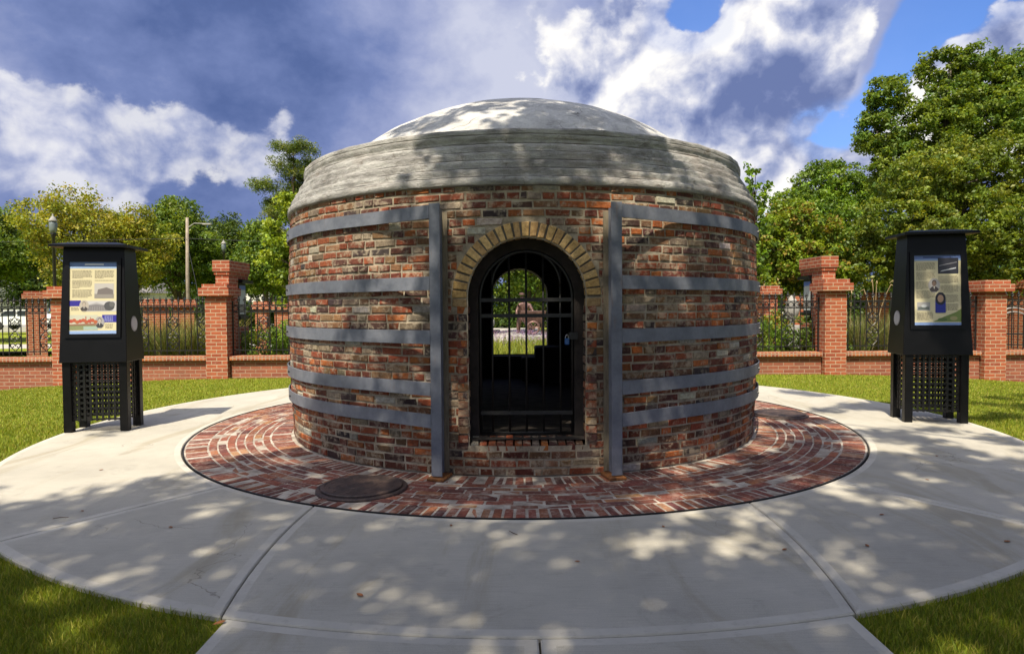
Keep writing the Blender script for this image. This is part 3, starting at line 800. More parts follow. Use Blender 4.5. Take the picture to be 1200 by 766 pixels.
# ------------------------------------------------------------------ manhole covers
def manhole(x, y, label):
    t_ = thing('manhole_cover', label, 'manhole cover', (x, y, 0), rnd.random(), 'cast iron covers set in the brick ring')
    q = MB(); q.lathe([(.350, -.03), (.350, .008), (.344, .014), (.318, .015), (.316, .010)], 56); q.build('rim', M_STONE if False else M_CAST, t_, smooth=False)
    q = MB(); q.lathe([(.312, .0), (.312, .026), (.306, .031), (.288, .032), (.286, .029), (.12, .030), (.118, .0325), (.0, .033)], 56)
    for k in range(12):
        a = 2*pi*k/12; c, s_ = cos(a), sin(a)
        def M(p, c=c, s_=s_): return (p[0]*c-p[1]*s_, p[0]*s_+p[1]*c, p[2])
        q.box(.24, .255, -.010, .010, .020, .0325, M=M)
    q.build('lid', M_CAST, t_)
manhole(-1.175, 4.98, 'round rusty manhole cover left of the gate, in front of the kiln')
manhole(3.40, 8.20, 'manhole cover beyond the right side of the kiln on the brick ring')

# ------------------------------------------------------------------ information kiosks
def rgbmat(name, rough=.35):
    m, t = mat(name); finish(t, attr(t), rough, spec=.5); return m
M_PRINT = rgbmat('printed_panel')
def rect(mb, P, x0, x1, y0, y1, d, c): mb.add([P(x0, y0, d), P(x1, y0, d), P(x1, y1, d), P(x0, y1, d)], [(0, 1, 2, 3)], c)
def oval(mb, P, cx, cy, rx, ry, d, c, n=24): mb.add([P(cx+rx*cos(2*pi*k/n), cy+ry*sin(2*pi*k/n), d) for k in range(n)], [tuple(range(n))], c)
def poly(mb, P, pts, d, c): mb.add([P(x, y, d) for x, y in pts], [tuple(range(len(pts)))], c)
def text_block(mb, P, x0, x1, y0, y1, R, c, step=.0135, paras=2):
    y = y1; k = 0
    while y > y0:
        L = x1 if (k+1) % 7 else x0+(x1-x0)*R.uniform(.3, .8)
        x = x0
        while x < L-.008:
            w_ = min(R.uniform(.008, .03), L-x); rect(mb, P, x, x+w_, y-step*.42, y, .0012, c); x += w_+.005
        k += 1; y -= step*(2.1 if k % 7 == 0 else 1)
def portrait(mb, P, cx, cy, rx, ry, bgc, coat, skin, hair):
    oval(mb, P, cx, cy, rx, ry, .0022, bgc)
    pts = [(cx-.8*rx, cy-.55*ry), (cx-.5*rx, cy-.25*ry), (cx-.15*rx, cy-.1*ry), (cx+.15*rx, cy-.1*ry), (cx+.5*rx, cy-.25*ry), (cx+.8*rx, cy-.55*ry), (cx+.45*rx, cy-.88*ry), (cx-.45*rx, cy-.88*ry)]
    poly(mb, P, pts, .0026, coat)
    oval(mb, P, cx, cy+.33*ry, .40*rx, .42*ry, .0030, hair); oval(mb, P, cx, cy+.24*ry, .32*rx, .36*ry, .0034, skin)
    rect(mb, P, cx-.2*rx, cx-.06*rx, cy+.28*ry, cy+.33*ry, .0037, hair); rect(mb, P, cx+.06*rx, cx+.2*rx, cy+.28*ry, cy+.33*ry, .0037, hair)
    rect(mb, P, cx-.12*rx, cx+.12*rx, cy+.03*ry, cy+.08*ry, .0037, hair)
    poly(mb, P, [(cx-.12*rx, cy-.12*ry), (cx+.12*rx, cy-.12*ry), (cx, cy-.55*ry)], .0032, (.6, .58, .52))
INK = (.16, .13, .10); CREAM = (.62, .56, .36)
def poster_left(mb, P, W_, H_, R):
    rect(mb, P, 0, W_, 0, H_, 0, CREAM)
    rect(mb, P, 0, W_, H_-.055, H_, .0008, (.12, .20, .42)); rect(mb, P, 0, W_, H_-.075, H_-.055, .0008, (.30, .42, .66))
    rect(mb, P, .16, .36, H_-.038, H_-.02, .0014, (.6, .65, .7))
    rect(mb, P, 0, W_, 0, .035, .0008, (.28, .40, .66))
    text_block(mb, P, .03, .235, .405, H_-.10, R, INK); text_block(mb, P, .265, .465, .60, H_-.10, R, INK)
    # grey photo of a long building
    rect(mb, P, .262, .468, .405, .575, .001, (.45, .43, .41)); rect(mb, P, .262, .468, .405, .455, .0016, (.26, .24, .22))
    poly(mb, P, [(.29, .45), (.46, .45), (.46, .50), (.39, .53), (.30, .505)], .002, (.17, .15, .145))
    # blue bar + portrait + barn
    rect(mb, P, 0, .12, .315, .38, .001, (.035, .03, .26)); rect(mb, P, .14, W_, .255, .375, .001, (.50, .49, .50))
    poly(mb, P, [(.17, .262), (.40, .262), (.40, .315), (.285, .355), (.17, .315)], .0016, (.20, .19, .20)); poly(mb, P, [(.17, .318), (.285, .358), (.40, .318), (.285, .335)], .002, (.36, .35, .36))
    for k in range(8): rect(mb, P, .19+k*.025, .194+k*.025, .265, .31, .0022, (.32, .31, .31))
    oval(mb, P, .42, .315, .055, .052, .0024, (.08, .08, .085)); oval(mb, P, .45, .335, .03, .03, .0027, (.13, .13, .13))
    text_block(mb, P, .02, .10, .262, .30, R, INK)
    # colour picture with red roofs
    rect(mb, P, 0, .30, .045, .215, .001, (.50, .50, .40)); rect(mb, P, 0, .30, .045, .10, .0014, (.22, .24, .12)); rect(mb, P, .15, .30, .045, .085, .0016, (.32, .42, .36))
    for k in range(9): oval(mb, P, .02+k*.032, .145+.01*sin(k*2.1), .022, .02, .0018+k*.0001, (.42, .08+.02*(k % 3), .05))
    poly(mb, P, [(.0, .11), (.28, .12), (.30, .10), (0, .095)], .003, (.28, .15, .1)); rect(mb, P, .17, .178, .12, .20, .0032, (.4, .1, .06)); rect(mb, P, .22, .227, .12, .19, .0032, (.4, .1, .06))
    rect(mb, P, .345, W_, .13, .215, .001, (.035, .03, .28)); text_block(mb, P, .37, .46, .145, .20, R, (.35, .38, .6))
    text_block(mb, P, .38, .46, .06, .11, R, INK)
    portrait(mb, P, .155, .318, .05, .065, (.42, .38, .33), (.07, .06, .06), (.45, .38, .32), (.2, .18, .16))
    portrait(mb, P, .32, .13, .05, .068, (.33, .32, .33), (.05, .05, .055), (.46, .42, .38), (.08, .07, .07))
def poster_right(mb, P, W_, H_, R):
    rect(mb, P, 0, W_, 0, H_, 0, CREAM)
    rect(mb, P, 0, W_, H_-.045, H_, .0008, (.12, .18, .40)); rect(mb, P, 0, W_, H_-.065, H_-.045, .0008, (.25, .36, .6))
    rect(mb, P, .10, .40, H_-.034, H_-.014, .0014, (.05, .08, .2)); rect(mb, P, 0, W_, 0, .032, .0008, (.22, .32, .58))
    text_block(mb, P, .025, .225, .30, H_-.09, R, INK); text_block(mb, P, .26, .47, .14, .575, R, INK)
    rect(mb, P, .258, .475, .60, .785, .0016, (.03, .03, .04)); poly(mb, P, [(.28, .625), (.30, .64), (.45, .675), (.45, .66)], .002, (.42, .44, .48)); poly(mb, P, [(.27, .70), (.46, .74), (.46, .73), (.27, .69)], .002, (.2, .2, .22))
    rect(mb, P, .03, .17, .17, .27, .0012, (.35, .34, .33)); rect(mb, P, .04, .16, .18, .215, .0016, (.12, .14, .13)); oval(mb, P, .105, .225, .03, .018, .002, (.5, .52, .52))
    text_block(mb, P, .03, .20, .05, .15, R, INK)
    poly(mb, P, [(.20, .04), (W_, .04), (W_, .19), (.44, .15), (.32, .10)], .0012, (.16, .22, .06)); oval(mb, P, .42, .08, .04, .025, .0016, (.33, .30, .14)); oval(mb, P, .30, .065, .05, .02, .0018, (.1, .16, .05))
    portrait(mb, P, .215, .465, .062, .085, (.38, .36, .35), (.06, .05, .05), (.22, .15, .11), (.04, .03, .03))
    rect(mb, P, .225, .335, .145, .30, .0045, (.02, .03, .26)); oval(mb, P, .28, .31, .055, .075, .0048, (.02, .02, .03))
    oval(mb, P, .28, .31, .032, .045, .0052, (.34, .22, .15)); text_block(mb, P, .24, .32, .16, .23, R, (.3, .33, .6))
def kiosk(x, y, rz, zt, Wb, Db, Wt, Dt, postf, mirror, label):
    t_ = thing('information_kiosk', label, 'kiosk', (x, y, 0), rz, 'black kiosks on either side of the kiln')
    z0, z1 = .80, zt-.04
    q = MB()
    # cabinet: leaning-in sides
    B = [(-Wb/2, -Db/2, z0), (Wb/2, -Db/2, z0), (Wb/2, Db/2, z0), (-Wb/2, Db/2, z0)]
    T = [(-Wt/2, -Dt/2, z1), (Wt/2, -Dt/2, z1), (Wt/2, Dt/2, z1), (-Wt/2, Dt/2, z1)]
    q.add(B+T, [(0, 3, 2, 1), (4, 5, 6, 7), (0, 1, 5, 4), (1, 2, 6, 5), (2, 3, 7, 6), (3, 0, 4, 7)])
    bo = q.build('cabinet', M_KIOSK, t_)
    bv = bo.modifiers.new('bevel', 'BEVEL'); bv.width = .006; bv.segments = 2
    def P(a, b_, d, W0=.0, Z0=.0):
        # a across from left edge of the panel, b_ up along the face, d off the face
        f = (Z0+b_)/(z1-z0); yy = -Db/2+(Db-Dt)/2*f
        return (W0+a, yy-d-.0, z0+Z0+b_)
    PW, PHt = .50, .82; zb = .33*(z1-z0)/1.32
    fr = MB()
    for (a0, a1, b0_, b1) in ((-.045, PW+.045, -.045, 0), (-.045, PW+.045, PHt, PHt+.045), (-.045, 0, 0, PHt), (PW, PW+.045, 0, PHt)):
        vs = [P(a, bb, d, -PW/2, zb) for d in (.0, .016) for a, bb in ((a0, b0_), (a1, b0_), (a1, b1), (a0, b1))]
        fr.add(vs, [(0, 3, 2, 1), (4, 5, 6, 7), (0, 1, 5, 4), (1, 2, 6, 5), (2, 3, 7, 6), (3, 0, 4, 7)])
    fr.build('display_frame', M_KIOSK, t_)
    ps = MB(); postf(ps, lambda a, b_, d: P(a, b_, d+.004, -PW/2, zb), PW, PHt, random.Random(4))
    ps.build('poster', M_PRINT, t_)
    gl = MB()
    # roof: low hipped slab with overhang
    rw, rd = Wt/2+.085, Dt/2+.14; q = MB()
    vs = [(-rw, -rd, z1), (rw, -rd, z1), (rw, rd, z1), (-rw, rd, z1), (-rw, -rd, z1+.028), (rw, -rd, z1+.028), (rw, rd, z1+.028), (-rw, rd, z1+.028), (-rw+.17, -rd+.17, z1+.066), (rw-.17, -rd+.17, z1+.066), (rw-.17, rd-.17, z1+.066), (-rw+.17, rd-.17, z1+.066)]
    fs = [(0, 3, 2, 1)]+[(i, (i+1) % 4, (i+1) % 4+4, i+4) for i in range(4)]+[(i+4, (i+1) % 4+4, (i+1) % 4+8, i+8) for i in range(4)]+[(8, 9, 10, 11)]
    q.add(vs, fs); q.build('roof', M_KIOSK, t_)
    lw, ld, s_ = .685, .43, .088
    for sx in (-1, 1):
        for sy in (-1, 1):
            q = MB(); cx_, cy_ = sx*(lw/2-s_/2), sy*(ld/2-s_/2)
            q.box(cx_-s_/2, cx_+s_/2, cy_-s_/2, cy_+s_/2, .002, z0+.01, bev=.004); q.build('leg', M_KIOSK, t_)
    zl, zh = .125, z0-.004
    def latt(side):
        q = MB(); L = (lw if side in ('f', 'b') else ld)-2*s_
        n_ = max(2, round(L/.0665)); st = L/n_
        def M(p):
            if side == 'f': return (p[0], -ld/2+.03+p[1], p[2])
            if side == 'b': return (p[0], ld/2-.03-p[1], p[2])
            if side == 'l': return (-lw/2+.03+p[1], p[0], p[2])
            return (lw/2-.03-p[1], p[0], p[2])
        for k in range(n_+1):
            c_ = -L/2+k*st; q.box(c_-.0115, c_+.0115, 0, .007, zl, zh, M=M)
        m_ = round((zh-zl)/.0665)
        for k in range(m_+1):
            c_ = zl+.017+k*(zh-zl-.034)/m_; q.box(-L/2, L/2, .0072, .0142, c_-.0115, c_+.0115, M=M)
        q.build('lattice_panel', M_LATT, t_)
    for s in 'fblr': latt(s)
    # oval sticker on the side that faces the kiln
    sg = -1 if mirror else 1
    def S(a, b_, d):
        f = (b_-z0)/(z1-z0); xx = (Wb/2-(Wb-Wt)/2*f)+d
        return (sg*xx, a, b_)
    q = MB(); ns = 28
    q.add([S(.088*cos(2*pi*k/ns), 1.235+.088*sin(2*pi*k/ns), .003) for k in range(ns)], [tuple(range(ns))], (.62, .62, .63))
    q.add([S(.080*cos(2*pi*k/ns), 1.235+.080*sin(2*pi*k/ns), .004) for k in range(ns)], [tuple(range(ns))], (.10, .10, .11))
    q.add([S(.076*cos(2*pi*k/ns), 1.235+.076*sin(2*pi*k/ns), .005) for k in range(ns)], [tuple(range(ns))], (.60, .60, .61))
    q.build('sticker', M_PRINT, t_)
    return t_
kiosk(-4.81, 7.575, radians(8.5), 2.15, .715, .49, .645, .31, poster_left, False, 'black kiosk left of the kiln with a bright cream poster of photographs')
kiosk(5.025, 7.77, radians(-10), 2.25, .75, .47, .62, .32, poster_right, True, 'black kiosk right of the kiln with a shaded poster of two portraits')

# ------------------------------------------------------------------ fence, piers, wall
YF = 13.35
def pier(x, y, zb, zt, w_=.435, d_=.42, rz=0, label='', group='red brick piers of the garden wall', mats=None):
    t_ = thing('brick_pier', label, 'brick pier', (x, y, zb), rz, group)
    h = zt-zb
    q = MB(); q.box(-w_/2, w_/2, -d_/2, d_/2, -.3, h-.285); q.build('shaft', M_FB, t_, uv=True)
    q = MB(); q.box(-w_/2+.02, w_/2-.02, -d_/2+.02, d_/2-.02, h-.285, h-.235); q.build('neck', M_FB, t_, uv=True)
    q = MB(); q.box(-w_/2-.09, w_/2+.09, -d_/2-.09, d_/2+.09, h-.235, h-.08); q.box(-w_/2-.04, w_/2+.04, -d_/2-.04, d_/2+.04, h-.08, h); q.build('cap', M_FB, t_, uv=True)
    return t_
P1 = pier(-6.03, YF, gz(-6.03, YF), 1.905, label='brick fence pier just left of the kiln, beside the taller brick pillar')
pier(-9.17, YF, gz(-9.17, YF), 1.88, label='brick fence pier mostly hidden behind the left kiosk')
pier(6.60, YF, gz(6.6, YF), 1.92, label='brick fence pier just right of the kiln, beside the taller brick pillar')
pier(9.86, YF, gz(9.86, YF), 1.88, label='brick fence pier seen right beside the right kiosk')
# tall entrance pillars with sign boards
def entrance(x, y, sg, label):
    t_ = thing('entrance_pillar', label, 'brick pillar', (x, y, 0), 0, 'tall brick pillars with boards behind the fence')
    L = 1.0
    q = MB(); w_ = .28
    q.box(-w_/2, w_/2, 0, .46, -.3, 2.05); q.build('pillar', M_FB, t_, uv=True)
    q = MB()
    for k, (e, z0, z1) in enumerate(((.0, 2.05, 2.12), (.025, 2.12, 2.19), (.05, 2.19, 2.26), (.05, 2.26, 2.42))): q.box(-w_/2-e*.8, w_/2+e*.8, -e, L, z0, z1)
    q.build('header', M_FB, t_, uv=True)
    q = MB(); q.box(-w_/2, w_/2, .46, L, -.3, 1.0); q.build('plinth', M_FB, t_, uv=True)
    bd = MB(); q = MB()
    q.box(-w_/2-.02, w_/2+.02, .50, .98, 1.16, 1.24, bev=.01); q.box(-w_/2-.06, w_/2+.10, .46, 1.04, 1.96, 2.03)
    q.box(-w_/2+.03, w_/2-.03, .55, .93, 1.22, 1.97); fo = q.build('board_frame', M_KIOSK, t_)
    q = MB(); s0 = sg*(w_/2-.026)
    q.add([(s0, .58, 1.28), (s0, .90, 1.28), (s0, .90, 1.92), (s0, .58, 1.92)], [(0, 1, 2, 3)], (.50, .52, .50)); s1 = s0+sg*.002
    q.add([(s1, .58, 1.82), (s1, .90, 1.82), (s1, .90, 1.92), (s1, .58, 1.92)], [(0, 1, 2, 3)], (.12, .2, .55))
    q.add([(s1, .60, 1.33), (s1, .88, 1.33), (s1, .88, 1.50), (s1, .60, 1.50)], [(0, 1, 2, 3)], (.25, .22, .2))
    q.build('board', M_PRINT, fo)
    q = MB(); s2 = sg*(w_/2+.004); q.box(min(s2, s2+sg*.01), max(s2, s2+sg*.01), .56, .9, .45, .9); q.build('plaque', M_IRON, t_)
entrance(-6.10, 13.62, 1, 'tall brick pillar with info board, rising behind the fence left of the kiln')
entrance(6.68, 13.62, -1, 'tall brick pillar with info board, rising behind the fence right of the kiln')
def low_wall(x0, x1, label):
    t_ = thing('brick_wall', label, 'garden wall', ((x0+x1)/2, YF, 0), 0, 'low brick walls between the piers')
    h = (x1-x0)/2
    q = MB(); q.box(-h, h, -.09, .12, -.6, .34); q.build('wall', M_WB, t_, uv=True)
    q = MB(); q.box(-h, h, -.17, .20, .345, .43, bev=.006); q.build('coping', M_COP, t_, uv=True)
low_wall(-15.2, -9.41, 'low brick wall at the far left, left of the left kiosk')
low_wall(-8.93, -6.27, 'low brick wall between the left kiosk and the left pier')
low_wall(-5.79, -2.2, 'low brick wall running from the left pier behind the kiln')
low_wall(2.45, 6.36, 'low brick wall running from behind the kiln to the right pier')
low_wall(6.84, 9.62, 'low brick wall behind the right kiosk')
low_wall(10.10, 16, 'low brick wall at the far right, right of the right kiosk')

# ironwork: one picket, one scroll, then copied
def picket_mesh():
    q = MB(); q.tube([(0, 0, .47), (0, 0, 1.53)], .0105, 6)
    q.lathe([(.0105, 1.53), (.022, 1.55), (.009, 1.565), (.022, 1.59), (.014, 1.62), (.001, 1.665)], 8)
    for sg in (-1, 1): q.tube([(0, 0, 1.55), (sg*.02, 0, 1.565), (sg*.032, 0, 1.585), (sg*.030, 0, 1.60)], .006, 5)
    return q
def scroll_mesh():
    q = MB()
    def spiral(cx, cz, r0, turns, a0, sg, n=16):
        return [(cx+sg*(r0*(1-.62*i/n))*cos(a0+2*pi*turns*i/n), 0, cz+(r0*(1-.62*i/n))*sin(a0+2*pi*turns*i/n)) for i in range(n+1)]
    for sg in (-1, 1):
        for cz, d in ((1.19, 1), (1.07, -1), (.86, 1), (.66, -1)):
            p = spiral(sg*.062, cz, .060, 1.0*d, pi, sg); q.tube(p, .0095, 5)
        for z0, z1, bl in ((1.25, .97, .10), (.97, .56, .13)):
            q.tube([(sg*.01, 0, z0), (sg*bl*.7, 0, z0-(z0-z1)*.2), (sg*bl, 0, (z0+z1)/2), (sg*bl*.7, 0, z1+(z0-z1)*.2), (sg*.01, 0, z1)], .0095, 5)
    for z in (1.13, .97, .76): q.lathe([(.001, z-.02), (.02, z), (.001, z+.02)], 8)
    return q
def ring_mesh():
    q = MB(); q.tube([(.052*cos(2*pi*k/14), 0, .052*sin(2*pi*k/14)) for k in range(15)], .0085, 5, cap=False); return q
first = {}
def fence(x0, x1, label):
    t_ = thing('iron_fence', label, 'fence', (x0, YF+.02, 0), 0, 'black scrolled iron fence panels on the low walls')
    L = x1-x0
    for z in (1.335, 1.475, .545):
        q = MB(); q.box(0, L, -.008, .008, z-.010, z+.010); q.build('rail', M_IRON, t_)
    n_ = round(L/.128); st = L/n_
    def put(kind, fn, x, z=0):
        if kind not in first:
            o = fn().build(kind, M_IRON, t_); first[kind] = o
        else:
            o = first[kind].copy(); COL.objects.link(o); o.parent = t_
        o.location = (x, 0, z)
    for k in range(1, n_):
        if k % 5 != 0: put('picket', picket_mesh, k*st)
        else:
            put('scroll', scroll_mesh, k*st)
            put('finial', lambda: finial(), k*st)
    for k in range(n_): put('ring', ring_mesh, (k+.5)*st, 1.405)
    for x in (0.01, L-.01):
        q = MB(); q.box(x-.012, x+.012, -.012, .012, .43, 1.56); q.build('end_post', M_IRON, t_)
def finial():
    q = MB(); q.tube([(0, 0, 1.25), (0, 0, 1.53)], .0085, 6)
    q.lathe([(.0085, 1.53), (.024, 1.55), (.009, 1.57), (.026, 1.60), (.014, 1.64), (.001, 1.69)], 8)
    for sg in (-1, 1): q.tube([(0, 0, 1.555), (sg*.026, 0, 1.575), (sg*.04, 0, 1.60), (sg*.034, 0, 1.62)], .007, 5)
    return q
fence(-13.5, -9.41, 'black iron fence panel at the far left edge of the garden')
fence(-8.93, -6.27, 'black iron fence panel in front of tall grass, left of the left pier')
fence(-5.79, -2.3, 'black iron fence panel between the left pier and the kiln')
fence(2.5, 6.36, 'black iron fence panel between the kiln and the right pier')
fence(6.84, 9.62, 'black iron fence panel in front of feathery grass behind the right kiosk')
fence(10.10, 14, 'black iron fence panel at the far right edge in front of a gate')

# far piers of the garden beyond
for (x, y, zt, w_, rz, lb) in (
    (-15.25, 20.7, 2.0, .54, .62, 'lone brick pier turned at an angle behind the far left fence'),
    (-11.3, 20.5, 1.72, .70, .55, 'square brick pier behind the tall grass, left of the utility pole'),
    (-10.3, 20.2, 1.70, .62, .50, 'square brick pier behind the tall grass, near the utility pole foot'),
    (-7.85, 20.3, 1.62, .34, .1, 'slim distant brick pier left of two, between board and kiln'),
    (-7.1, 20.0, 1.60, .40, .1, 'slim distant brick pier nearest the left flank of the kiln'),
    (6.95, 17.6, 1.92, .42, .0, 'distant brick pier closest to the right flank of the kiln'),
    (8.35, 19.0, 1.66, .34, .0, 'distant brick pier between the green shrubs right of the kiln'),
    (11.2, 19.8, 1.76, .45, .3, 'distant brick pier behind the feathery grass plumes'),
    (14.5, 18.2, 2.05, .62, .1, 'distant brick pier at the right edge behind the arched gate')):
    pier(x, y, gz(x, y), zt, w_, w_, rz, lb, 'brick piers standing in the garden beyond')

# arched garden gate, far right
t_ = thing('garden_gate', 'arched iron garden gate behind the fence at the far right', 'gate', (12.6, 16.2, gz(12.6, 16)), 0)
q = MB()
for r_ in (.62, .52): q.tube([(-r_, 0, 0)]+[(-r_*cos(pi*i/16), 0, 1.0+r_*sin(pi*i/16)) for i in range(17)]+[(r_, 0, 0)], .02, 6)
q.build('arch_frame', M_STONE, t_)
q = MB()
for k in range(-4, 5): q.tube([(k*.12, 0, .1), (k*.12, 0, 1.0+sqrt(.52**2-(k*.12)**2)-.01)], .009, 5)
q.box(-.52, .52, -.01, .01, .95, .98); q.box(-.52, .52, -.01, .01, .12, .15); q.build('leaf', M_IRON, t_)

# ------------------------------------------------------------------ lamps, utility pole
def lamp(x, y, h, label):
    t_ = thing('street_lamp', label, 'street lamp', (x, y, gz(x, y)), 0, 'post lamps with glass lanterns')
    q = MB(); q.lathe([(.16, 0), (.16, .12), (.10, .2), (.085, .7), (.055, .8), (.05, h-.75), (.08, h-.72), (.06, h-.66), (.10, h-.62)], 14); q.build('post', M_IRON, t_, smooth=True)
    q = MB(); q.lathe([(.08, h-.62), (.115, h-.5), (.125, h-.3), (.105, h-.22)], 14); la = q.build('lantern', M_GLASSY, t_, smooth=True)
    q = MB(); q.lathe([(.135, h-.22), (.135, h-.19), (.09, h-.12), (.05, h-.06), (.02, h-.03), (.03, h), (.001, h+.05)], 14); q.build('lantern_cap', M_STONE, la, smooth=True)
lamp(-15.55, 22, 4.95, 'post lamp with glass lantern rising behind the left kiosk')
lamp(-16.0, 36, 5.55, 'distant post lamp whose lantern shows above the left pier')
def at0(px, Y): return (px-600)/756.2*Y
t_ = thing('utility_pole', 'weathered wooden utility pole with a street light arm', 'utility pole', (at0(221, 28.5), 28.5, -.03))
q = MB(); q.tube([(0, 0, 0), (0, 0, 3), (.04, 0, 5.45)], [.085, .075, .06], 10); q.build('pole', M_WOODPOLE, t_, smooth=True)
q = MB(); q.tube([(0.05, 0, 5.0), (.35, 0, 5.2), (.75, 0, 5.18)], .022, 6); ar_ = q.build('lamp_arm', M_STONE, t_)
q = MB(); q.box(.72, 1.1, -.07, .07, 5.12, 5.19, bev=.02); q.build('light_head', M_STONE, ar_)
q = MB(); q.tube([(.1, 0, 3.9), (.7, -.7, 2.6), (1.6, -1.8, .2)], .010, 4); q.build('guy_wire', M_IRON, t_)
q = MB()
for z in (6.3,):
    q.tube([(-40, 28.5, 4.9), (-27, 28.5, 4.35), (-14.28, 28.4, 4.5), (-8, 28.5, 4.2), (2, 28.5, 4.2), (25, 28.5, 4.7)], .010, 4)
tagp(q.build('power_line', M_IRON), 'thin dark power line strung past the utility pole', 'power line')

# ------------------------------------------------------------------ foliage
def vnoise(x, y, z=0, s=0):
    return mn.noise(Vector((x+s*13.1, y-s*7.7, z+s*3.3)))
def foliage(name, C, Rr, per, leaf, cols, parent, seed=0, flat=.6, mat_=None, asp=.55, up=.35, droop=0, label=None, kind=None):
    """C: cluster centres (N,3); Rr: radii (N,)"""
    R = np.random.default_rng(seed); N = len(C); T = N*per
    cen = np.repeat(np.asarray(C, float), per, 0); rr = np.repeat(np.asarray(Rr, float), per)
    d = R.normal(size=(T, 3)); d /= np.linalg.norm(d, axis=1)[:, None]+1e-9
    rad_ = R.uniform(0, 1, T)**.5; off = d*(rad_*rr)[:, None]; off[:, 2] *= flat
    pos = cen+off; pos[:, 2] -= droop*(rad_*rr)**2
    nrm = R.normal(size=(T, 3))*.75+d*.55; nrm[:, 2] += up; nrm /= np.linalg.norm(nrm, axis=1)[:, None]+1e-9
    t1 = R.normal(size=(T, 3)); t1 -= (t1*nrm).sum(1)[:, None]*nrm; t1 /= np.linalg.norm(t1, axis=1)[:, None]+1e-9
    t2 = np.cross(nrm, t1); s = leaf*R.uniform(.6, 1.3, T)[:, None]
    V = np.zeros((T, 4, 3), np.float32)
    V[:, 0] = pos-t1*s*.5; V[:, 1] = pos+t2*s*asp*.5+nrm*s*.10; V[:, 2] = pos+t1*s*.5-nrm*s*.05; V[:, 3] = pos-t2*s*asp*.5+nrm*s*.10
    me = bpy.data.meshes.new(name); me.vertices.add(T*4); me.vertices.foreach_set('co', V.ravel())
    me.loops.add(T*4); me.loops.foreach_set('vertex_index', np.arange(T*4, dtype=np.int32))
    me.polygons.add(T); me.polygons.foreach_set('loop_start', (np.arange(T)*4).astype(np.int32))
    me.update(calc_edges=True); me.materials.append(mat_ or M_LEAF)
    Cc = np.array(cols, np.float32); ck = np.repeat(R.integers(0, len(Cc), N), per); lk = R.integers(0, len(Cc), T)
    cc = np.where((R.random(T) < .65)[:, None], Cc[ck], Cc[lk])*np.repeat(R.uniform(.8, 1.2, N), per)[:, None]*R.uniform(.75, 1.25, T)[:, None]
    full = np.ones((T, 4, 4), np.float32); full[:, :, :3] = cc[:, None, :]
    at = me.color_attributes.new('col', 'FLOAT_COLOR', 'CORNER'); at.data.foreach_set('color', full.ravel())
    o = bpy.data.objects.new(name, me); COL.objects.link(o)
    if parent: o.parent = parent
    return o
def crown_clusters(lobes, n, R, shell=.55):
    vol = np.array([l[3]**2*l[4] for l in lobes])**.8; pr = vol/vol.sum(); out = []
    for i in range(n):
        l = lobes[R.choice(len(lobes), p=pr)]
        d = R.normal(size=3); d /= np.linalg.norm(d); k = shell+(1-shell)*R.random()**.7
        k *= 1+.16*vnoise(d[0]*2.2, d[1]*2.2, d[2]*2.2, l[0])
        out.append((l[0]+d[0]*l[3]*k, l[1]+d[1]*l[3]*k, l[2]+d[2]*l[4]*k))
    return np.array(out)
def trunk_limbs(t_, lobes, zbase, tr, bark_, seed, C=None, nb=9, lean=0.0):
    R = random.Random(seed); q = MB(); zmin = min(l[2]-l[4]*.5 for l in lobes); top = max(l[2] for l in lobes)
    cx_ = sum(l[0] for l in lobes)/len(lobes); cy_ = sum(l[1] for l in lobes)/len(lobes)
    n_ = 9; pts = []; rs = []
    for i in range(n_):
        f = i/(n_-1); pts.append((cx_*f*.8+.06*sin(f*5+seed), cy_*f*.8+.05*cos(f*4), zbase+(top-zbase)*f)); rs.append(tr*(1.25 if i == 0 else 1)*(1-.8*f))
    q.tube(pts, rs, 10)
    q.build('trunk', bark_, t_, smooth=True)
    q = MB()
    for k in range(nb):
        f = R.uniform(.3, .95); i = int(f*(n_-1)); p0 = Vector(pts[i])
        if C is not None and len(C): c = C[R.randrange(len(C))]; e = Vector(c)
        else: l = R.choice(lobes); e = Vector((l[0], l[1], l[2]))
        m_ = p0.lerp(e, .5)+Vector((0, 0, .12*(e-p0).length)); r0 = max(.02, rs[i]*.5)
        q.tube([p0, p0.lerp(m_, .5)+Vector((R.uniform(-.1, .1), R.uniform(-.1, .1), 0)), m_, e], [r0, r0*.75, r0*.5, r0*.15], 7)
    q.build('limbs', bark_, t_, smooth=True)
def tree(name, label, x, y, lobes, ncl, per, leaf, cols, tr=.16, seed=1, crad=.32, flat=.6, group='trees around the garden', bark_=None, nb=9, up=.35, asp=.55, shell=.55, z0=0):
    """lobes: (dx,dy,zc,r,rz)"""
    t_ = thing(name, label, 'tree', (x, y, gz(x, y)+z0), 0, group)
    R = np.random.default_rng(seed); C = crown_clusters(lobes, ncl, R, shell)
    foliage('crown', C, R.uniform(.6, 1.2, ncl)*crad, per, leaf, cols, t_, seed, flat, up=up, asp=asp)
    trunk_limbs(t_, lobes, 0, tr, bark_ or M_BARK, seed, C, nb)
    return t_
G_DARK = [(.06, .11, .018), (.045, .085, .016), (.08, .125, .02), (.09, .13, .02)]
G_MID = [(.10, .17, .02), (.13, .20, .022), (.075, .14, .02), (.17, .22, .025)]
G_BRIGHT = [(.17, .28, .02), (.22, .32, .025), (.13, .23, .02), (.09, .17, .02)]
G_YEL = [(.28, .30, .025), (.34, .33, .03), (.22, .25, .025), (.30, .25, .03), (.15, .20, .02)]
G_OLV = [(.13, .185, .018), (.165, .215, .02), (.09, .14, .015), (.21, .23, .025)]
def at(px, Y): return (px-600)/756.2*Y
def ztop(py, Y): return 1.4+(360-py)/756.2*Y
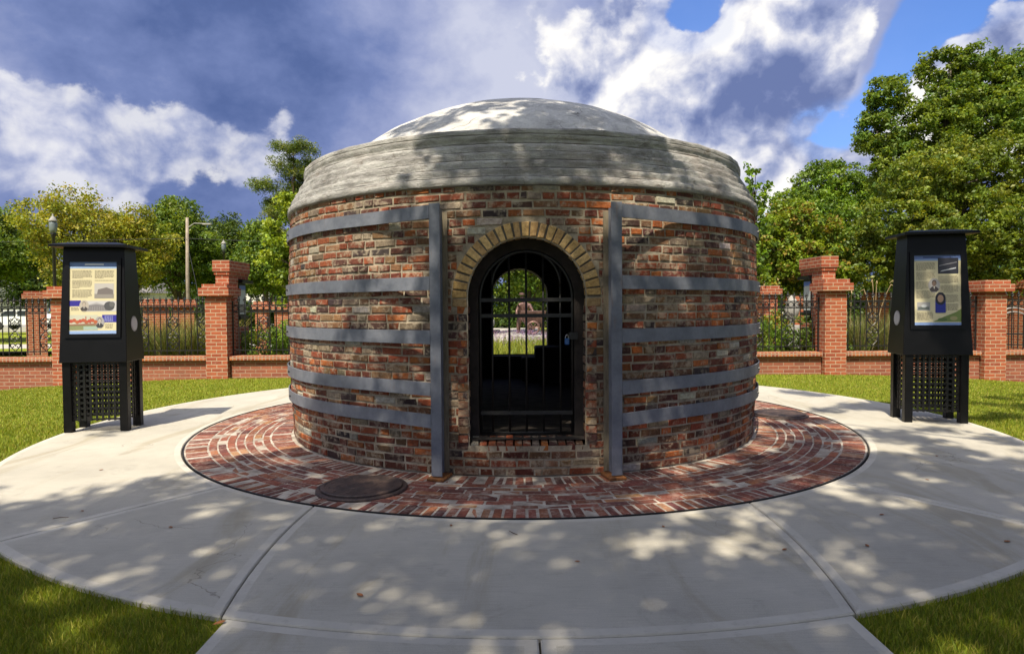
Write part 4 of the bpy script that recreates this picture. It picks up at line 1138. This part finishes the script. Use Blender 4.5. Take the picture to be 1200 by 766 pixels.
def simple_crown(rx, zb, zt, R, n=6):
    zc = (zb+zt)/2; rz = (zt-zb)/2; L = [(0, 0, zc, rx*.72, rz*.78)]
    for k in range(n):
        a = 2*pi*k/n+R.random(); f = R.uniform(.35, .62)
        L.append((cos(a)*rx*f, sin(a)*rx*f, zc+R.uniform(-.4, .5)*rz, rx*R.uniform(.35, .5), rz*R.uniform(.35, .48)))
    L.append((R.uniform(-.2, .2)*rx, 0, zt-rz*.38, rx*.42, rz*.38)); return L
RT = random.Random(21)
K = 0
def bg_tree(px, Y, py_top, hw_px, zb, cols, label, name='leafy_tree', ncl=430, per=66, leaf=.17, seed=0, crad=.55, **kw):
    zt = ztop(py_top, Y); rx = hw_px/756.2*Y
    return tree(name, label, at(px, Y), Y, simple_crown(rx, zb, zt, random.Random(seed)), ncl, per, leaf, cols, tr=kw.pop('tr', .2), seed=seed, crad=crad, **kw)
# left side
bg_tree(-25, 36, 228, 95, 2.2, G_MID, 'dark green oak at the left edge with branching trunks', ncl=750, seed=3)
bg_tree(92, 30, 204, 62, 2.0, G_YEL, 'yellowish airy tree behind the left kiosk', 'yellow_tree', ncl=420, per=46, leaf=.135, seed=4, crad=.5)
bg_tree(150, 31, 228, 55, 1.9, G_YEL, 'lower yellow green tree right of the left kiosk roof', 'yellow_tree', ncl=420, per=50, leaf=.135, seed=5, crad=.5)
bg_tree(208, 37, 222, 62, 1.8, G_MID, 'green oak behind the utility pole, between yellow trees and gap', ncl=600, seed=6)
bg_tree(268, 41, 244, 52, 1.4, G_DARK, 'dark green oak right of the utility pole', ncl=560, seed=7)
bg_tree(312, 33, 243, 42, 1.8, G_MID, 'green oak nearest the left flank of the kiln, under the pine', ncl=420, seed=8)
# pine: flat layered pads
Y = 29; pads = []
for (px, py, hw, hh) in ((352, 176, 26, 8), (372, 186, 20, 9), (332, 190, 20, 8), (356, 202, 26, 8), (316, 217, 20, 7), (345, 218, 30, 9), (375, 216, 22, 10), (330, 234, 26, 8), (362, 238, 30, 12), (345, 250, 36, 10)):
    pads.append((at(px, Y)-at(350, Y), RT.uniform(-.8, .8), ztop(py, Y), hw/756*Y, hh/756*Y))
t_ = thing('pine_tree', 'tall pine with flat layered tufts above the left shoulder of the kiln', 'tree', (at(350, Y), Y, gz(0, Y)), 0, 'trees around the garden')
Rn = np.random.default_rng(31); C = crown_clusters(pads, 420, Rn, .2)
foliage('crown', C, Rn.uniform(.20, .40, len(C)), 95, .14, [(.09, .14, .02), (.13, .18, .025), (.18, .20, .035), (.06, .10, .018)], t_, 31, .7, up=.6, asp=.22)
trunk_limbs(t_, pads, 0, .11, M_PBARK, 31, C, 16)
# bright sweetgum twig tree by the kiln's left flank
def pts_tree(name, label, Y, px0, spots, per, leaf, cols, seed, tr=.05, crad=.14, group='trees around the garden', dy=.5):
    R = np.random.default_rng(seed); C = []
    for (px, py, hw, hh, n_) in spots:
        for k in range(n_): C.append((at(px+R.uniform(-hw, hw), Y)-at(px0, Y), R.uniform(-dy, dy), ztop(py+R.uniform(-hh, hh), Y)))
    C = np.array(C); t_ = thing(name, label, 'tree', (at(px0, Y), Y, gz(at(px0, Y), Y)), 0, group)
    foliage('crown', C, R.uniform(.6, 1.3, len(C))*crad, per, leaf, cols, t_, seed, .8, up=.5, asp=.8)
    zt = C[:, 2].max()
    q = MB(); q.tube([(0, 0, 0), (.05, 0, zt*.5), (0, 0, zt*.98)], [tr, tr*.7, tr*.15], 8); q.build('trunk', M_BARK, t_, smooth=True)
    q = MB(); RR = random.Random(seed)
    for k in range(min(60, len(C))):
        e = Vector(C[RR.randrange(len(C))]); z_ = max(.5, e.z-RR.uniform(.3, .8)); q.tube([(.0, 0, z_), Vector((e.x*.5, e.y*.5, (z_+e.z)/2+.05)), e], [tr*.35, tr*.25, tr*.06], 5)
    q.build('limbs', M_BARK, t_, smooth=True); return t_
pts_tree('sweetgum_tree', 'bright yellow green young tree touching the left flank of the kiln', 18.5, 350, [(335, 240, 14, 14, 22), (322, 268, 18, 12, 26), (338, 290, 12, 16, 26), (318, 300, 14, 6, 14), (330, 322, 12, 10, 18), (345, 345, 18, 12, 20), (352, 265, 14, 40, 30), (366, 300, 14, 50, 26)],
         34, .10, [(.24, .32, .02), (.19, .28, .02), (.30, .36, .03), (.13, .2, .02)], 41, crad=.17)
# right side
pts_tree('sapling', 'thin leafy sapling shoot rising at the right flank of the kiln', 17, 884, [(877, 198, 3, 8, 4), (880, 222, 6, 12, 8), (887, 238, 8, 8, 10), (893, 226, 4, 5, 4), (888, 262, 10, 14, 18), (884, 300, 12, 20, 22)], 16, .11, G_BRIGHT, 42, .03, .13)
Y = 19.5
Lm = [(at(px, Y)-at(935, Y), dy, ztop(py, Y), hw/756*Y, hh/756*Y) for (px, py, hw, hh, dy) in ((905, 285, 28, 30, 0), (930, 262, 30, 32, .3), (958, 285, 34, 36, 0), (985, 305, 28, 34, .2), (940, 310, 40, 36, -.2), (900, 325, 26, 24, .1))]
Cm = [(.19, .27, .02), (.13, .20, .018), (.26, .32, .03), (.07, .12, .015), (.17, .24, .02), (.24, .18, .03)]
tree('magnolia_tree', 'glossy magnolia with rusty tinged leaves behind the right pillar', at(935, Y), Y, Lm, 680, 44, .125, Cm, .12, 51, .24, .7)
Y = 31
Lm = [(at(px, Y)-at(965, Y), dy, ztop(py, Y), hw/756*Y, hh/756*Y) for (px, py, hw, hh, dy) in ((955, 215, 24, 26, 0), (985, 205, 26, 22, .5), (925, 235, 20, 22, 0), (1000, 240, 36, 36, .4), (950, 260, 50, 40, 0), (1020, 225, 20, 24, 0))]
tree('leafy_tree', 'bright green tree between the kiln and the tall right tree', at(965, Y), Y, Lm, 680, 56, .155, G_BRIGHT+G_MID, .2, 52, .42)
Y = 25
Lm = [(at(px, Y)-at(1090, Y), dy, ztop(py, Y), hw/756*Y, hh/756*Y) for (px, py, hw, hh, dy) in ((1040, 110, 24, 24, 0), (1030, 150, 26, 26, .2), (1052, 185, 30, 28, 0), (1105, 75, 26, 22, .3), (1140, 70, 24, 20, 0), (1165, 95, 34, 30, .4), (1110, 110, 32, 28, 0), (1090, 145, 36, 32, -.3), (1190, 75, 26, 20, .2), (1150, 140, 46, 40, 0), (1210, 120, 40, 40, 0), (1075, 205, 50, 34, 0))]
tree('tall_tree', 'tallest tree with broken crown against the sky at upper right', at(1090, Y), Y, Lm, 1350, 62, .145, G_MID+G_OLV[:2], .24, 53, .33, nb=22)
Y = 19
Lm = [(at(px, Y)-at(1120, Y), dy, ztop(py, Y), hw/756*Y, hh/756*Y) for (px, py, hw, hh, dy) in ((1080, 205, 52, 34, 0), (1130, 190, 50, 36, .2), (1175, 180, 46, 34, 0), (1050, 255, 50, 40, -.2), (1110, 260, 64, 46, -.5), (1175, 250, 60, 46, -.2), (1225, 210, 40, 60, 0), (1090, 300, 56, 32, 0), (1170, 305, 60, 34, 0), (1030, 300, 34, 30, 0))]
tree('spreading_tree', 'broad dense olive green tree behind the right kiosk', at(1120, Y), Y, Lm, 1350, 70, .105, G_OLV, .22, 54, .30, .5, nb=20)
bg_tree(1300, 22, 120, 80, 2, G_MID, 'leafy tree just beyond the right edge of the view', ncl=300, seed=55)
# seen through the kiln and low backdrop
for i, (x, y, s, top, lb) in enumerate((( -3.4, 33, 2.6, 6.4, 'left'), (1.0, 36, 3.0, 7.2, 'middle'), (4.9, 32, 2.5, 6.4, 'right'))):
    tree('shade_tree', '%s one of three green trees seen through the kiln gate' % lb, x, y, simple_crown(s, .9, top, random.Random(60+i)), 520, 34, .2, G_MID, .16, 60+i, .5, group='trees seen through the kiln')
names = ['rounded far tree', 'broad far tree', 'narrow far tree', 'low far tree', 'dense far tree']
for i, (px, Y, top, hw) in enumerate(((-60, 62, 262, 60), (45, 66, 275, 50), (135, 70, 278, 50), (235, 64, 284, 50), (318, 68, 270, 46), (402, 70, 300, 60), (520, 72, 300, 60), (690, 70, 300, 60), (800, 72, 290, 60), (905, 60, 262, 46), (975, 58, 250, 50), (1060, 60, 235, 60), (1160, 60, 250, 60))):
    where = ['at the left edge', 'behind the left kiosk', 'behind the yellow tree', 'behind the utility pole', 'under the pine', 'hidden left behind the kiln', 'left behind the gate', 'right behind the gate', 'hidden right behind the kiln', 'behind the magnolia', 'behind the bright green tree', 'behind the tall tree', 'at the right edge'][i]
    bg_tree(px, Y, top, hw, .8, G_DARK, '%s across the road %s' % (names[i % 5], where), 'distant_tree', ncl=260, per=34, leaf=.34, seed=70+i, crad=.9, group='trees across the road', nb=5)

def hedge(x0, x1, Y, h, label, seed):
    t_ = thing('hedge', label, 'hedge', ((x0+x1)/2, Y, -.03), 0, 'clipped hedges beyond the garden')
    R = np.random.default_rng(seed); n = int((x1-x0)*h*17)
    C = np.stack([R.uniform(x0-t_.location.x, x1-t_.location.x, n), R.uniform(-.6, .6, n), R.uniform(.1, h, n)], 1)
    C[:, 2] *= 1+.12*np.sin(C[:, 0]*.9+seed)
    foliage('foliage', C, np.full(n, .42), 40, .24, G_DARK, t_, seed, .9)
    q = MB()
    for k in range(int((x1-x0)/1.5)): x = x0-t_.location.x+.7+k*1.5; q.tube([(x, 0, 0), (x+.1, 0, h*.8)], [.06, .03], 5)
    q.build('stems', M_BARK, t_)
hedge(-12, 12, 44, 3.0, 'dark green hedge seen straight through the kiln gate', 301)
hedge(12.5, 42, 46, 3.2, 'dark green hedge beyond the garden on the right', 302)
hedge(-30, -12.5, 46, 1.9, 'dark green hedge beyond the garden on the left', 303)
# shrubs and tall grasses
def shrub(x, y, r, h, cols, label, seed, leaf=.055, per=60, ncl=70, group='shrubs behind the fence', name='shrub', flat=.9):
    t_ = thing(name, label, 'shrub', (x, y, gz(x, y)), 0, group)
    R = np.random.default_rng(seed); C = crown_clusters([(0, 0, h*.5, r, h*.5)], ncl, R, .4); C[:, 2] = np.maximum(C[:, 2], .05)
    foliage('foliage', C, R.uniform(.6, 1.2, ncl)*r*.28, per, leaf, cols, t_, seed, flat, up=.3)
    q = MB(); RR = random.Random(seed)
    for k in range(7):
        a = RR.uniform(0, 6.28); q.tube([(0, 0, 0), (cos(a)*r*.25, sin(a)*r*.25, h*.4), (cos(a)*r*.5, sin(a)*r*.5, h*.8)], [.014, .01, .004], 5)
    q.build('stems', M_BARK, t_)
shrub(5.55, 14.1, .55, 1.12, G_BRIGHT+G_MID, 'rounded green shrub right beside the kiln behind the fence', 81)
shrub(6.3, 14.1, .48, 1.1, G_MID, 'rounded green shrub against the right pier behind the fence', 82)
shrub(6.05, 15.0, .5, 1.35, [(.2, .24, .02), (.12, .18, .02), (.26, .2, .03)], 'yellow green leafy shrub between two rounded shrubs', 83, .08, 26)
shrub(-5.4, 14.25, .62, 1.1, G_BRIGHT+G_MID, 'leafy green shrub beside the left pier behind the fence', 84)
shrub(-4.75, 14.25, .6, 1.15, G_BRIGHT, 'bright green shrub with yellow tips beside the left kiln flank', 85)
shrub(-5.1, 15.1, .55, 1.35, [(.05, .08, .03), (.08, .11, .05), (.14, .12, .08)], 'taller dusky shrub behind the bright green shrub', 86)
shrub(-9.75, 14.1, .4, .72, G_BRIGHT, 'small green shrub left of the left kiosk behind the wall', 87)
shrub(-10.7, 14.2, .45, .62, G_MID, 'low green shrub near the left edge behind the wall', 88)
shrub(-9.0, 14.0, .35, .7, G_MID, 'small green shrub hidden behind the left kiosk', 89)
shrub(7.15, 14.2, .3, .85, G_MID, 'green shrub just right of the right pier', 90)
def tall_grass(x, y, r, h, n_, label, seed, cols, plume=0, wd=.014):
    t_ = thing('ornamental_grass', label, 'ornamental grass', (x, y, gz(x, y)), 0, 'clumps of ornamental grass behind the fence')
    R = np.random.default_rng(seed); a = R.uniform(0, 2*pi, n_); rr = r*np.sqrt(R.random(n_))*.6
    o = blades('blades', None, np.stack([rr*np.cos(a), rr*np.sin(a), 0*a], 1), h*.5, h, wd, M_GLEAF, cols, parent=t_, kind=None, lean=.7, seed=seed)
    if plume:
        for k in range(plume):
            q = MB(); aa = R.uniform(0, 6.28); e = R.uniform(.1, .45)*r; zt = h*R.uniform(1.15, 1.5)
            q.tube([(0, 0, 0), (cos(aa)*e*.5, sin(aa)*e*.5, zt*.7), (cos(aa)*e, sin(aa)*e, zt*.88), (cos(aa)*e*1.5, sin(aa)*e*1.5, zt), (cos(aa)*e*2, sin(aa)*e*2, zt*.97)], [.004, .004, .007, .012, .003], 5)
            q.build('plume', M_PLUME, t_)
M_PLUME = plain('straw_plume', (.38, .28, .15), .9, 0, 40, .3, .5)
GG = [(.16, .20, .04), (.11, .16, .03), (.20, .22, .06), (.26, .22, .09), (.08, .12, .03)]
RG = random.Random(9)
for i, (x, lb) in enumerate(((-8.55, 'leftmost clump of tall green grass behind the left kiosk'), (-8.0, 'tall green grass clump right of the left kiosk'), (-7.4, 'tall green grass clump midway between left kiosk and pier'), (-6.85, 'tall green grass clump next to the left pier'))):
    tall_grass(x, 14.3+RG.uniform(-.1, .2), .5, 1.32, 700, lb, 100+i, GG)
for i, (x, lb) in enumerate(((-8.3, 'straw coloured grass clump behind the clump by the left kiosk'), (-7.2, 'straw coloured grass clump behind the clump by the left pier'))):
    tall_grass(x, 15.4, .6, 1.5, 700, lb, 110+i, [(.36, .27, .08), (.30, .25, .07), (.24, .22, .06)])
for i, (x, p_, lb) in enumerate(((7.55, 2, 'feathery grass clump right of the right pier'), (8.1, 5, 'feathery grass clump with tall plumes behind the right kiosk'), (8.7, 2, 'feathery grass clump hidden by the right kiosk'))):
    tall_grass(x, 14.4, .5, 1.4, 800, lb, 120+i, GG+[(.30, .25, .14)], p_)

# beds, road, path, flowers
q = MB(); q.add([(-15, 13.5, -.02), (-3, 13.5, -.012), (-3, 16.5, -.012), (-15, 16.5, -.02)], [(0, 1, 2, 3)]); q.add([(3, 13.5, -.012), (15, 13.5, -.012), (15, 16.5, -.012), (3, 16.5, -.012)], [(0, 1, 2, 3)])
tagp(q.build('planting_bed', M_MULCH), 'brown mulch of the planting beds behind the fence', kind='structure')
M_PATHC = plain('pale_concrete_path', (.38, .36, .32), .85, 0, 1.5, .1, .1)
q = MB(); q.add([(-1.9, 20, -.02), (1.7, 20, -.02), (1.7, 50, -.02), (-1.9, 50, -.02)], [(0, 1, 2, 3)])
q.add([(-30, 24, -.018), (30, 24, -.018), (30, 27, -.018), (-30, 27, -.018)], [(0, 1, 2, 3)])
tagp(q.build('path', M_PATHC), 'pale concrete path beyond the kiln and flower bed', kind='structure')
M_ROADC = plain('light_asphalt', (.20, .20, .20), .9, 0, 2, .15, .2)
q = MB(); q.add([(-120, 51, -.014), (120, 51, -.014), (120, 59, -.014), (-120, 59, -.014)], [(0, 1, 2, 3)])
tagp(q.build('road', M_ROADC), 'light grey road running across behind the garden', kind='structure')
q = MB(); q.box(-120, 120, 50.7, 50.98, -.3, .1); q.box(-120, 120, 59.02, 59.3, -.3, .1)
tagp(q.build('kerb', M_PATHC), 'pale concrete kerbs along the road', kind='structure')
n_ = 9000; Rf = np.random.default_rng(5)
S = np.stack([Rf.uniform(-2.6, 2.9, n_), Rf.uniform(13.6, 18.5, n_), np.full(n_, -.03)], 1)
fb = blades('flower_leaves', 'green leaves of the flower bed seen through the gate', S, .35, .68, .03, M_GLEAF, [(.24, .28, .03), (.32, .32, .05), (.15, .20, .03)], seed=7)
C = np.stack([Rf.uniform(-2.6, 2.9, 700), Rf.uniform(15, 18.5, 700), Rf.uniform(.55, .78, 700)], 1)
fo = foliage('purple_flowers', C, np.full(700, .055), 9, .03, [(.22, .12, .30), (.30, .18, .36), (.36, .2, .3)], None, 77, 1.6); tagp(fo, 'purple flower spikes in the bed beyond the kiln', kind='stuff')

# bronze worker with a barrow, seen through the kiln
st = thing('bronze_statue', 'bronze figure bending over a wheeled barrow, seen through the gate', 'statue', (.42, 26, 0), 0)
def skin(name, joints, edges, radii, mat_, parent, lvl=2):
    me = bpy.data.meshes.new(name); me.from_pydata(joints, edges, []); me.materials.append(mat_)
    o = bpy.data.objects.new(name, me); COL.objects.link(o); o.parent = parent
    s = o.modifiers.new('skin', 'SKIN'); s.use_smooth_shade = True
    for i, r_ in enumerate(radii): me.skin_vertices[0].data[i].radius = (r_, r_)
    me.skin_vertices[0].data[0].use_root = True
    o.modifiers.new('sub', 'SUBSURF').levels = lvl; o.modifiers['sub'].render_levels = lvl
    return o
J = [(0, 0, 1.0), (.06, -.05, 1.22), (.10, -.14, 1.45), (.04, -.2, 1.6), (.0, -.24, 1.72), (-.02, -.25, 1.84),
     (-.12, .0, .96), (-.16, -.06, .55), (-.18, .05, .12), (-.18, -.1, .06),
     (.14, .0, .96), (.2, -.12, .55), (.24, .02, .12), (.24, -.14, .06),
     (-.12, -.14, 1.46), (-.24, -.25, 1.2), (-.2, -.48, 1.02),
     (.30, -.14, 1.46), (.42, -.25, 1.2), (.36, -.48, 1.02)]
E_ = [(0, 1), (1, 2), (2, 3), (3, 4), (4, 5), (0, 6), (6, 7), (7, 8), (8, 9), (0, 10), (10, 11), (11, 12), (12, 13), (2, 14), (14, 15), (15, 16), (2, 17), (17, 18), (18, 19)]
skin('figure', J, E_, [.15, .15, .17, .065, .105, .085, .12, .085, .06, .05, .12, .085, .06, .05, .09, .06, .04, .09, .06, .04], M_BRONZE, st)
q = MB(); q.lathe([(.17, 1.88), (.11, 1.885), (.1, 1.95), (.02, 1.97)], 14, -.02, -.25); q.build('hat', M_BRONZE, st)
q = MB()
vs = [(.05, -.75, .86), (.75, -.75, .86), (.75, -1.35, .80), (.05, -1.35, .80), (-.08, -.68, 1.25), (.88, -.68, 1.25), (.88, -1.5, 1.22), (-.08, -1.5, 1.22)]
q.add(vs, [(0, 3, 2, 1), (0, 1, 5, 4), (1, 2, 6, 5), (2, 3, 7, 6), (3, 0, 4, 7), (4, 5, 6, 7)]); q.tube([(-.1, -.3, 1.05), (.0, -1.0, .85), (.35, -1.75, .6)], .03, 6); q.tube([(.5, -.3, 1.05), (.75, -1.0, .85), (.45, -1.75, .6)], .03, 6)
q.tube([(.72, -.9, .85), (.76, -.85, .1)], .035, 6)
q.build('barrow', M_BRONZE, st)
q = MB(); q.tube([(.38+.22*cos(2*pi*k/20), -1.8, .62+.22*sin(2*pi*k/20)) for k in range(21)], .04, 8, cap=False)
for k in range(6): q.tube([(.38, -1.8, .62), (.38+.22*cos(pi*k/3), -1.8, .62+.22*sin(pi*k/3))], .02, 5)
q.tube([(.38, -1.9, .62), (.38, -1.7, .62)], .06, 8); q.build('wheel', M_BRONZE, st)
q = MB(); q.box(-.5, 1.1, -2.1, .4, -.05, .34, bev=.03); q.build('plinth', M_STONE, st)
st = thing('ball_stand', 'pale stone ball on a small black stand near the bronze figure', 'garden ornament', (-.85, 24.0, 0), 0)
q = MB(); q.lathe([(.001, .56), (.1, .60), (.19, .72), (.21, .82), (.19, .92), (.1, 1.01), (.001, 1.03)], 18); q.build('ball', M_STONE, st, smooth=True)
q = MB(); q.box(-.5, .4, -.2, .2, .46, .56, bev=.01)
for x in (-.42, .0): q.tube([(x, 0, 0), (x, 0, .47)], .05, 6)
q.build('stand', M_IRON, st)

# parked car and pale buildings far off
t_ = thing('parked_car', 'white parked car glimpsed through the fence at the far left', 'car', (at(30, 47), 47, 0), radians(4))
q = MB(); side = [(-2.2, .35), (-2.25, .75), (-1.5, .92), (-.95, 1.42), (.75, 1.45), (1.5, .98), (2.2, .85), (2.25, .4)]
n_ = len(side); q.add([(x, -.85, z) for x, z in side]+[(x, .85, z) for x, z in side], [tuple(range(n_)), tuple(range(2*n_-1, n_-1, -1))]+[(i, i+n_, (i+1) % n_+n_, (i+1) % n_) for i in range(n_)]); q.build('body', M_CARW, t_)
for sy in (-1, 1):
    q = MB(); y0 = sy*.853; q.add([(-1.25, y0, .98), (-.85, y0, 1.36), (-.1, y0, 1.38), (-.1, y0, .98)], [(0, 1, 2, 3)]); q.add([(0, y0, .98), (0, y0, 1.38), (.68, y0, 1.38), (1.2, y0, .98)], [(0, 1, 2, 3)]); q.build('window', M_GLASS, t_)
for sx in (-1.35, 1.4):
    for sy in (-1, 1):
        q = MB(); q.lathe([(.001, -.1), (.2, -.1), (.33, -.09), (.33, .09), (.2, .1), (.001, .1)], 20, M=lambda p, sx=sx, sy=sy: (sx+p[0], sy*.8+p[2], .33+p[1])); q.build('wheel', M_TYRE, t_)
def house(px, Y, w_, d_, h, label, rz=0):
    t_ = thing('house', label, 'house', (at(px, Y), Y, -.05), rz, 'pale houses beyond the trees')
    q = MB(); q.box(-w_/2, w_/2, -d_/2, d_/2, 0, h); q.build('wall', M_PALE, t_)
    q = MB(); e = .4; q.add([(-w_/2-e, -d_/2-e, h), (w_/2+e, -d_/2-e, h), (w_/2+e, d_/2+e, h), (-w_/2-e, d_/2+e, h), (-w_/2+2, 0, h+2.2), (w_/2-2, 0, h+2.2)], [(0, 1, 5, 4), (1, 2, 5), (2, 3, 4, 5), (3, 0, 4), (0, 3, 2, 1)]); q.build('roof', M_ROOF, t_)
    k = int(w_/2.4)
    for i in range(k):
        x = -w_/2+1.2+i*(w_-2.4)/max(1, k-1)
        for z in ([1.0] if h < 4 else [1.0, 4.0]):
            q = MB(); q.box(x-.45, x+.45, -d_/2-.03, -d_/2+.02, z, z+1.4); q.build('window', M_GLASS, t_)
house(-40, 76, 14, 8, 5.8, 'pale two storey house at the left edge beyond the road')
house(330, 78, 12, 8, 5.6, 'pale two storey house glimpsed left of the kiln')
house(905, 74, 9, 7, 3.4, 'pale single storey house glimpsed right of the kiln')
house(150, 80, 10, 8, 3.4, 'pale low house glimpsed behind the yellow trees')
# light grey hydrant-like statue beside the right magnolia
st = thing('stone_urn', 'pale carved stone urn on a pedestal behind the right fence', 'garden urn', (7.55, 17.4, -.04))
q = MB(); q.box(-.16, .16, -.16, .16, 0, .9, bev=.02); q.build('pedestal', M_STONE, st)
q = MB(); q.lathe([(.08, .9), (.06, 1.0), (.16, 1.15), (.2, 1.35), (.15, 1.45), (.19, 1.52), (.12, 1.56), (.03, 1.7)], 16); q.build('urn', M_STONE, st, smooth=True)

# ------------------------------------------------------------------ oaks behind and above the camera: their shade falls on the kiln
def lit(s, t):
    """how open to the sun the canopy is, for a ray that lands at ground point (s,t)"""
    v = .0
    v += .72*sst(-1.8, -3.6, s)*sst(4.4, 6.0, t)
    v += .66*sst(5.6, 6.8, t)*sst(0.4, -1.4, s)
    v += .75*sst(8.4, 9.6, t)*sst(1.6, -.4, s)
    v += .34*sst(5.4, 7.6, t)*sst(.9, 2.8, s)+.12*sst(5.4, 6.4, t)+.14*sst(2.6, 4.2, s)*sst(4.2, 5.4, t)
    v += .9*sst(10.0, 11.2, t)
    v += .12*sst(2.4, 4.0, s)*sst(4.0, 5.5, t)+.10*sst(-1.5, -4, s)
    if t < 4.2 and abs(s) > 1.4: v -= .12
    v *= 1-.6*sst(1.4, .6, hypot(s-5.4, t-8.6))
    return min(1, v)
OAK = [(-8.2, -6.0), (1.8, -8.2), (9.5, -4.5)]
Rc_ = random.Random(77); CL = [[], [], []]; RD = [[], [], []]
for k in range(11500):
    s = Rc_.uniform(-9.5, 13); t_g = Rc_.uniform(-4.5, 11.4); hgt = Rc_.uniform(8.2, 12.0)
    L = lit(s, t_g)
    nz = .5+.62*mn.noise(Vector((s*1.2, t_g*1.2, 5.3)))+.75*mn.noise(Vector((s*2.3, t_g*2.3, 9.1)))
    if nz < L+.17-.10*sst(3.4, 1.8, abs(s))*sst(5.8, 4.8, t_g): continue
    x, y = s-SHX*hgt, t_g-SHY*hgt
    if hgt < 1.4+.50*y+1.2 and y > 0: continue
    i = min(range(3), key=lambda j: hypot(x-OAK[j][0], y-OAK[j][1])); CL[i].append((x-OAK[i][0], y-OAK[i][1], hgt)); RD[i].append(Rc_.uniform(.20, .32))
for i, lb in enumerate(('broad oak standing behind the camera on the left', 'broad oak standing straight behind the camera', 'broad oak standing to the right of the camera')):
    t_ = thing('oak_tree', lb, 'tree', (OAK[i][0], OAK[i][1], gz(0, -3)), 0, 'oaks shading the kiln')
    foliage('crown', CL[i], RD[i], 36, .15, G_MID, t_, 200+i, .5, asp=.6)
    q = MB(); q.tube([(0, 0, 0), (.1, .05, 1.5), (.05, .1, 3.5), (.2, .2, 9)], [.52, .38, .33, .24], 14); q.build('trunk', M_BARK, t_, smooth=True)
    q = MB(); RR = random.Random(i)
    for k in range(26):
        e = Vector(CL[i][RR.randrange(len(CL[i]))]); z_ = RR.uniform(4, 9); p0 = Vector((.12, .15, z_)); m_ = p0.lerp(e, .55)+Vector((0, 0, .9))
        q.tube([p0, p0.lerp(m_, .5)+Vector((0, 0, .2)), m_, e], [.10, .06, .032, .01], 7)
    q.build('limbs', M_BARK, t_, smooth=True)

# ------------------------------------------------------------------ litter on the concrete
M_DRY = plain('dry_leaf', (.26, .10, .035), .8, 0, 30, .4, .2)
lf = MB(); prof = [(-.03, 0), (-.018, .012), (0, .016), (.018, .011), (.034, 0), (.018, -.011), (0, -.016), (-.018, -.012)]
lf.add([(x, y, .003+abs(y)*.35+abs(x)*.12) for x, y in prof]+[(0, 0, .002)], [(i, (i+1) % 8, 8) for i in range(8)])
where = [(-1.31, 2.83, 'on the joint corner at lower left'), (2.45, 4.25, 'on the right slab, upper one'), (3.3, 5.1, 'far out on the right slab'), (.35, 3.5, 'on the front slab near its middle'), (-3.0, 4.45, 'by the far left joint'), (1.55, 3.65, 'beside the right joint'), (-.4, 4.1, 'on the front slab close to the bricks'), (2.05, 3.7, 'right of the right joint'), (-2.2, 4.1, 'in the middle of the left slab'), (-.75, 3.1, 'near the curved joint left of the path centre'), (2.9, 3.75, 'close to the grass edge on the right'), (.95, 4.05, 'on the front slab towards the right joint'), (-3.6, 5.6, 'on the sunny left slab'), (3.9, 5.9, 'on the right slab below the right kiosk'), (.62, 4.7, 'on the brick ring just below the gate')]
lo = None
for (x, y, wh) in where:
    if lo is None: o = lf.build('fallen_leaf', M_DRY); lo = o
    else: o = lo.copy(); COL.objects.link(o)
    o.location = (x, y, .001); o.rotation_euler = (0, 0, rnd.uniform(0, 6)); k = rnd.uniform(.5, .8) if y > 2.9 else .9; o.scale = (k, k, k)
    tagp(o, 'small dry brown leaf lying '+wh, 'leaf', 'dry leaves lying on the concrete')
tw = None
for (x, y, wh) in ((-.0, 3.95, 'on the front slab'), (2.75, 2.75, 'in the shaded grass at lower right'), (-3.05, 4.3, 'near the far left joint')):
    if tw is None:
        q = MB(); q.tube([(-.04, 0, .004), (0, .006, .006), (.05, -.003, .004)], [.002, .0026, .0015], 5); o = q.build('twig', M_TWIG); tw = o
    else: o = tw.copy(); COL.objects.link(o)
    o.location = (x, y, .001 if abs(x) < 2.7 or y > 4 else .01); o.rotation_euler = (0, 0, rnd.uniform(0, 6)); tagp(o, 'short dry twig lying '+wh, 'twig', 'dry twigs on the ground')
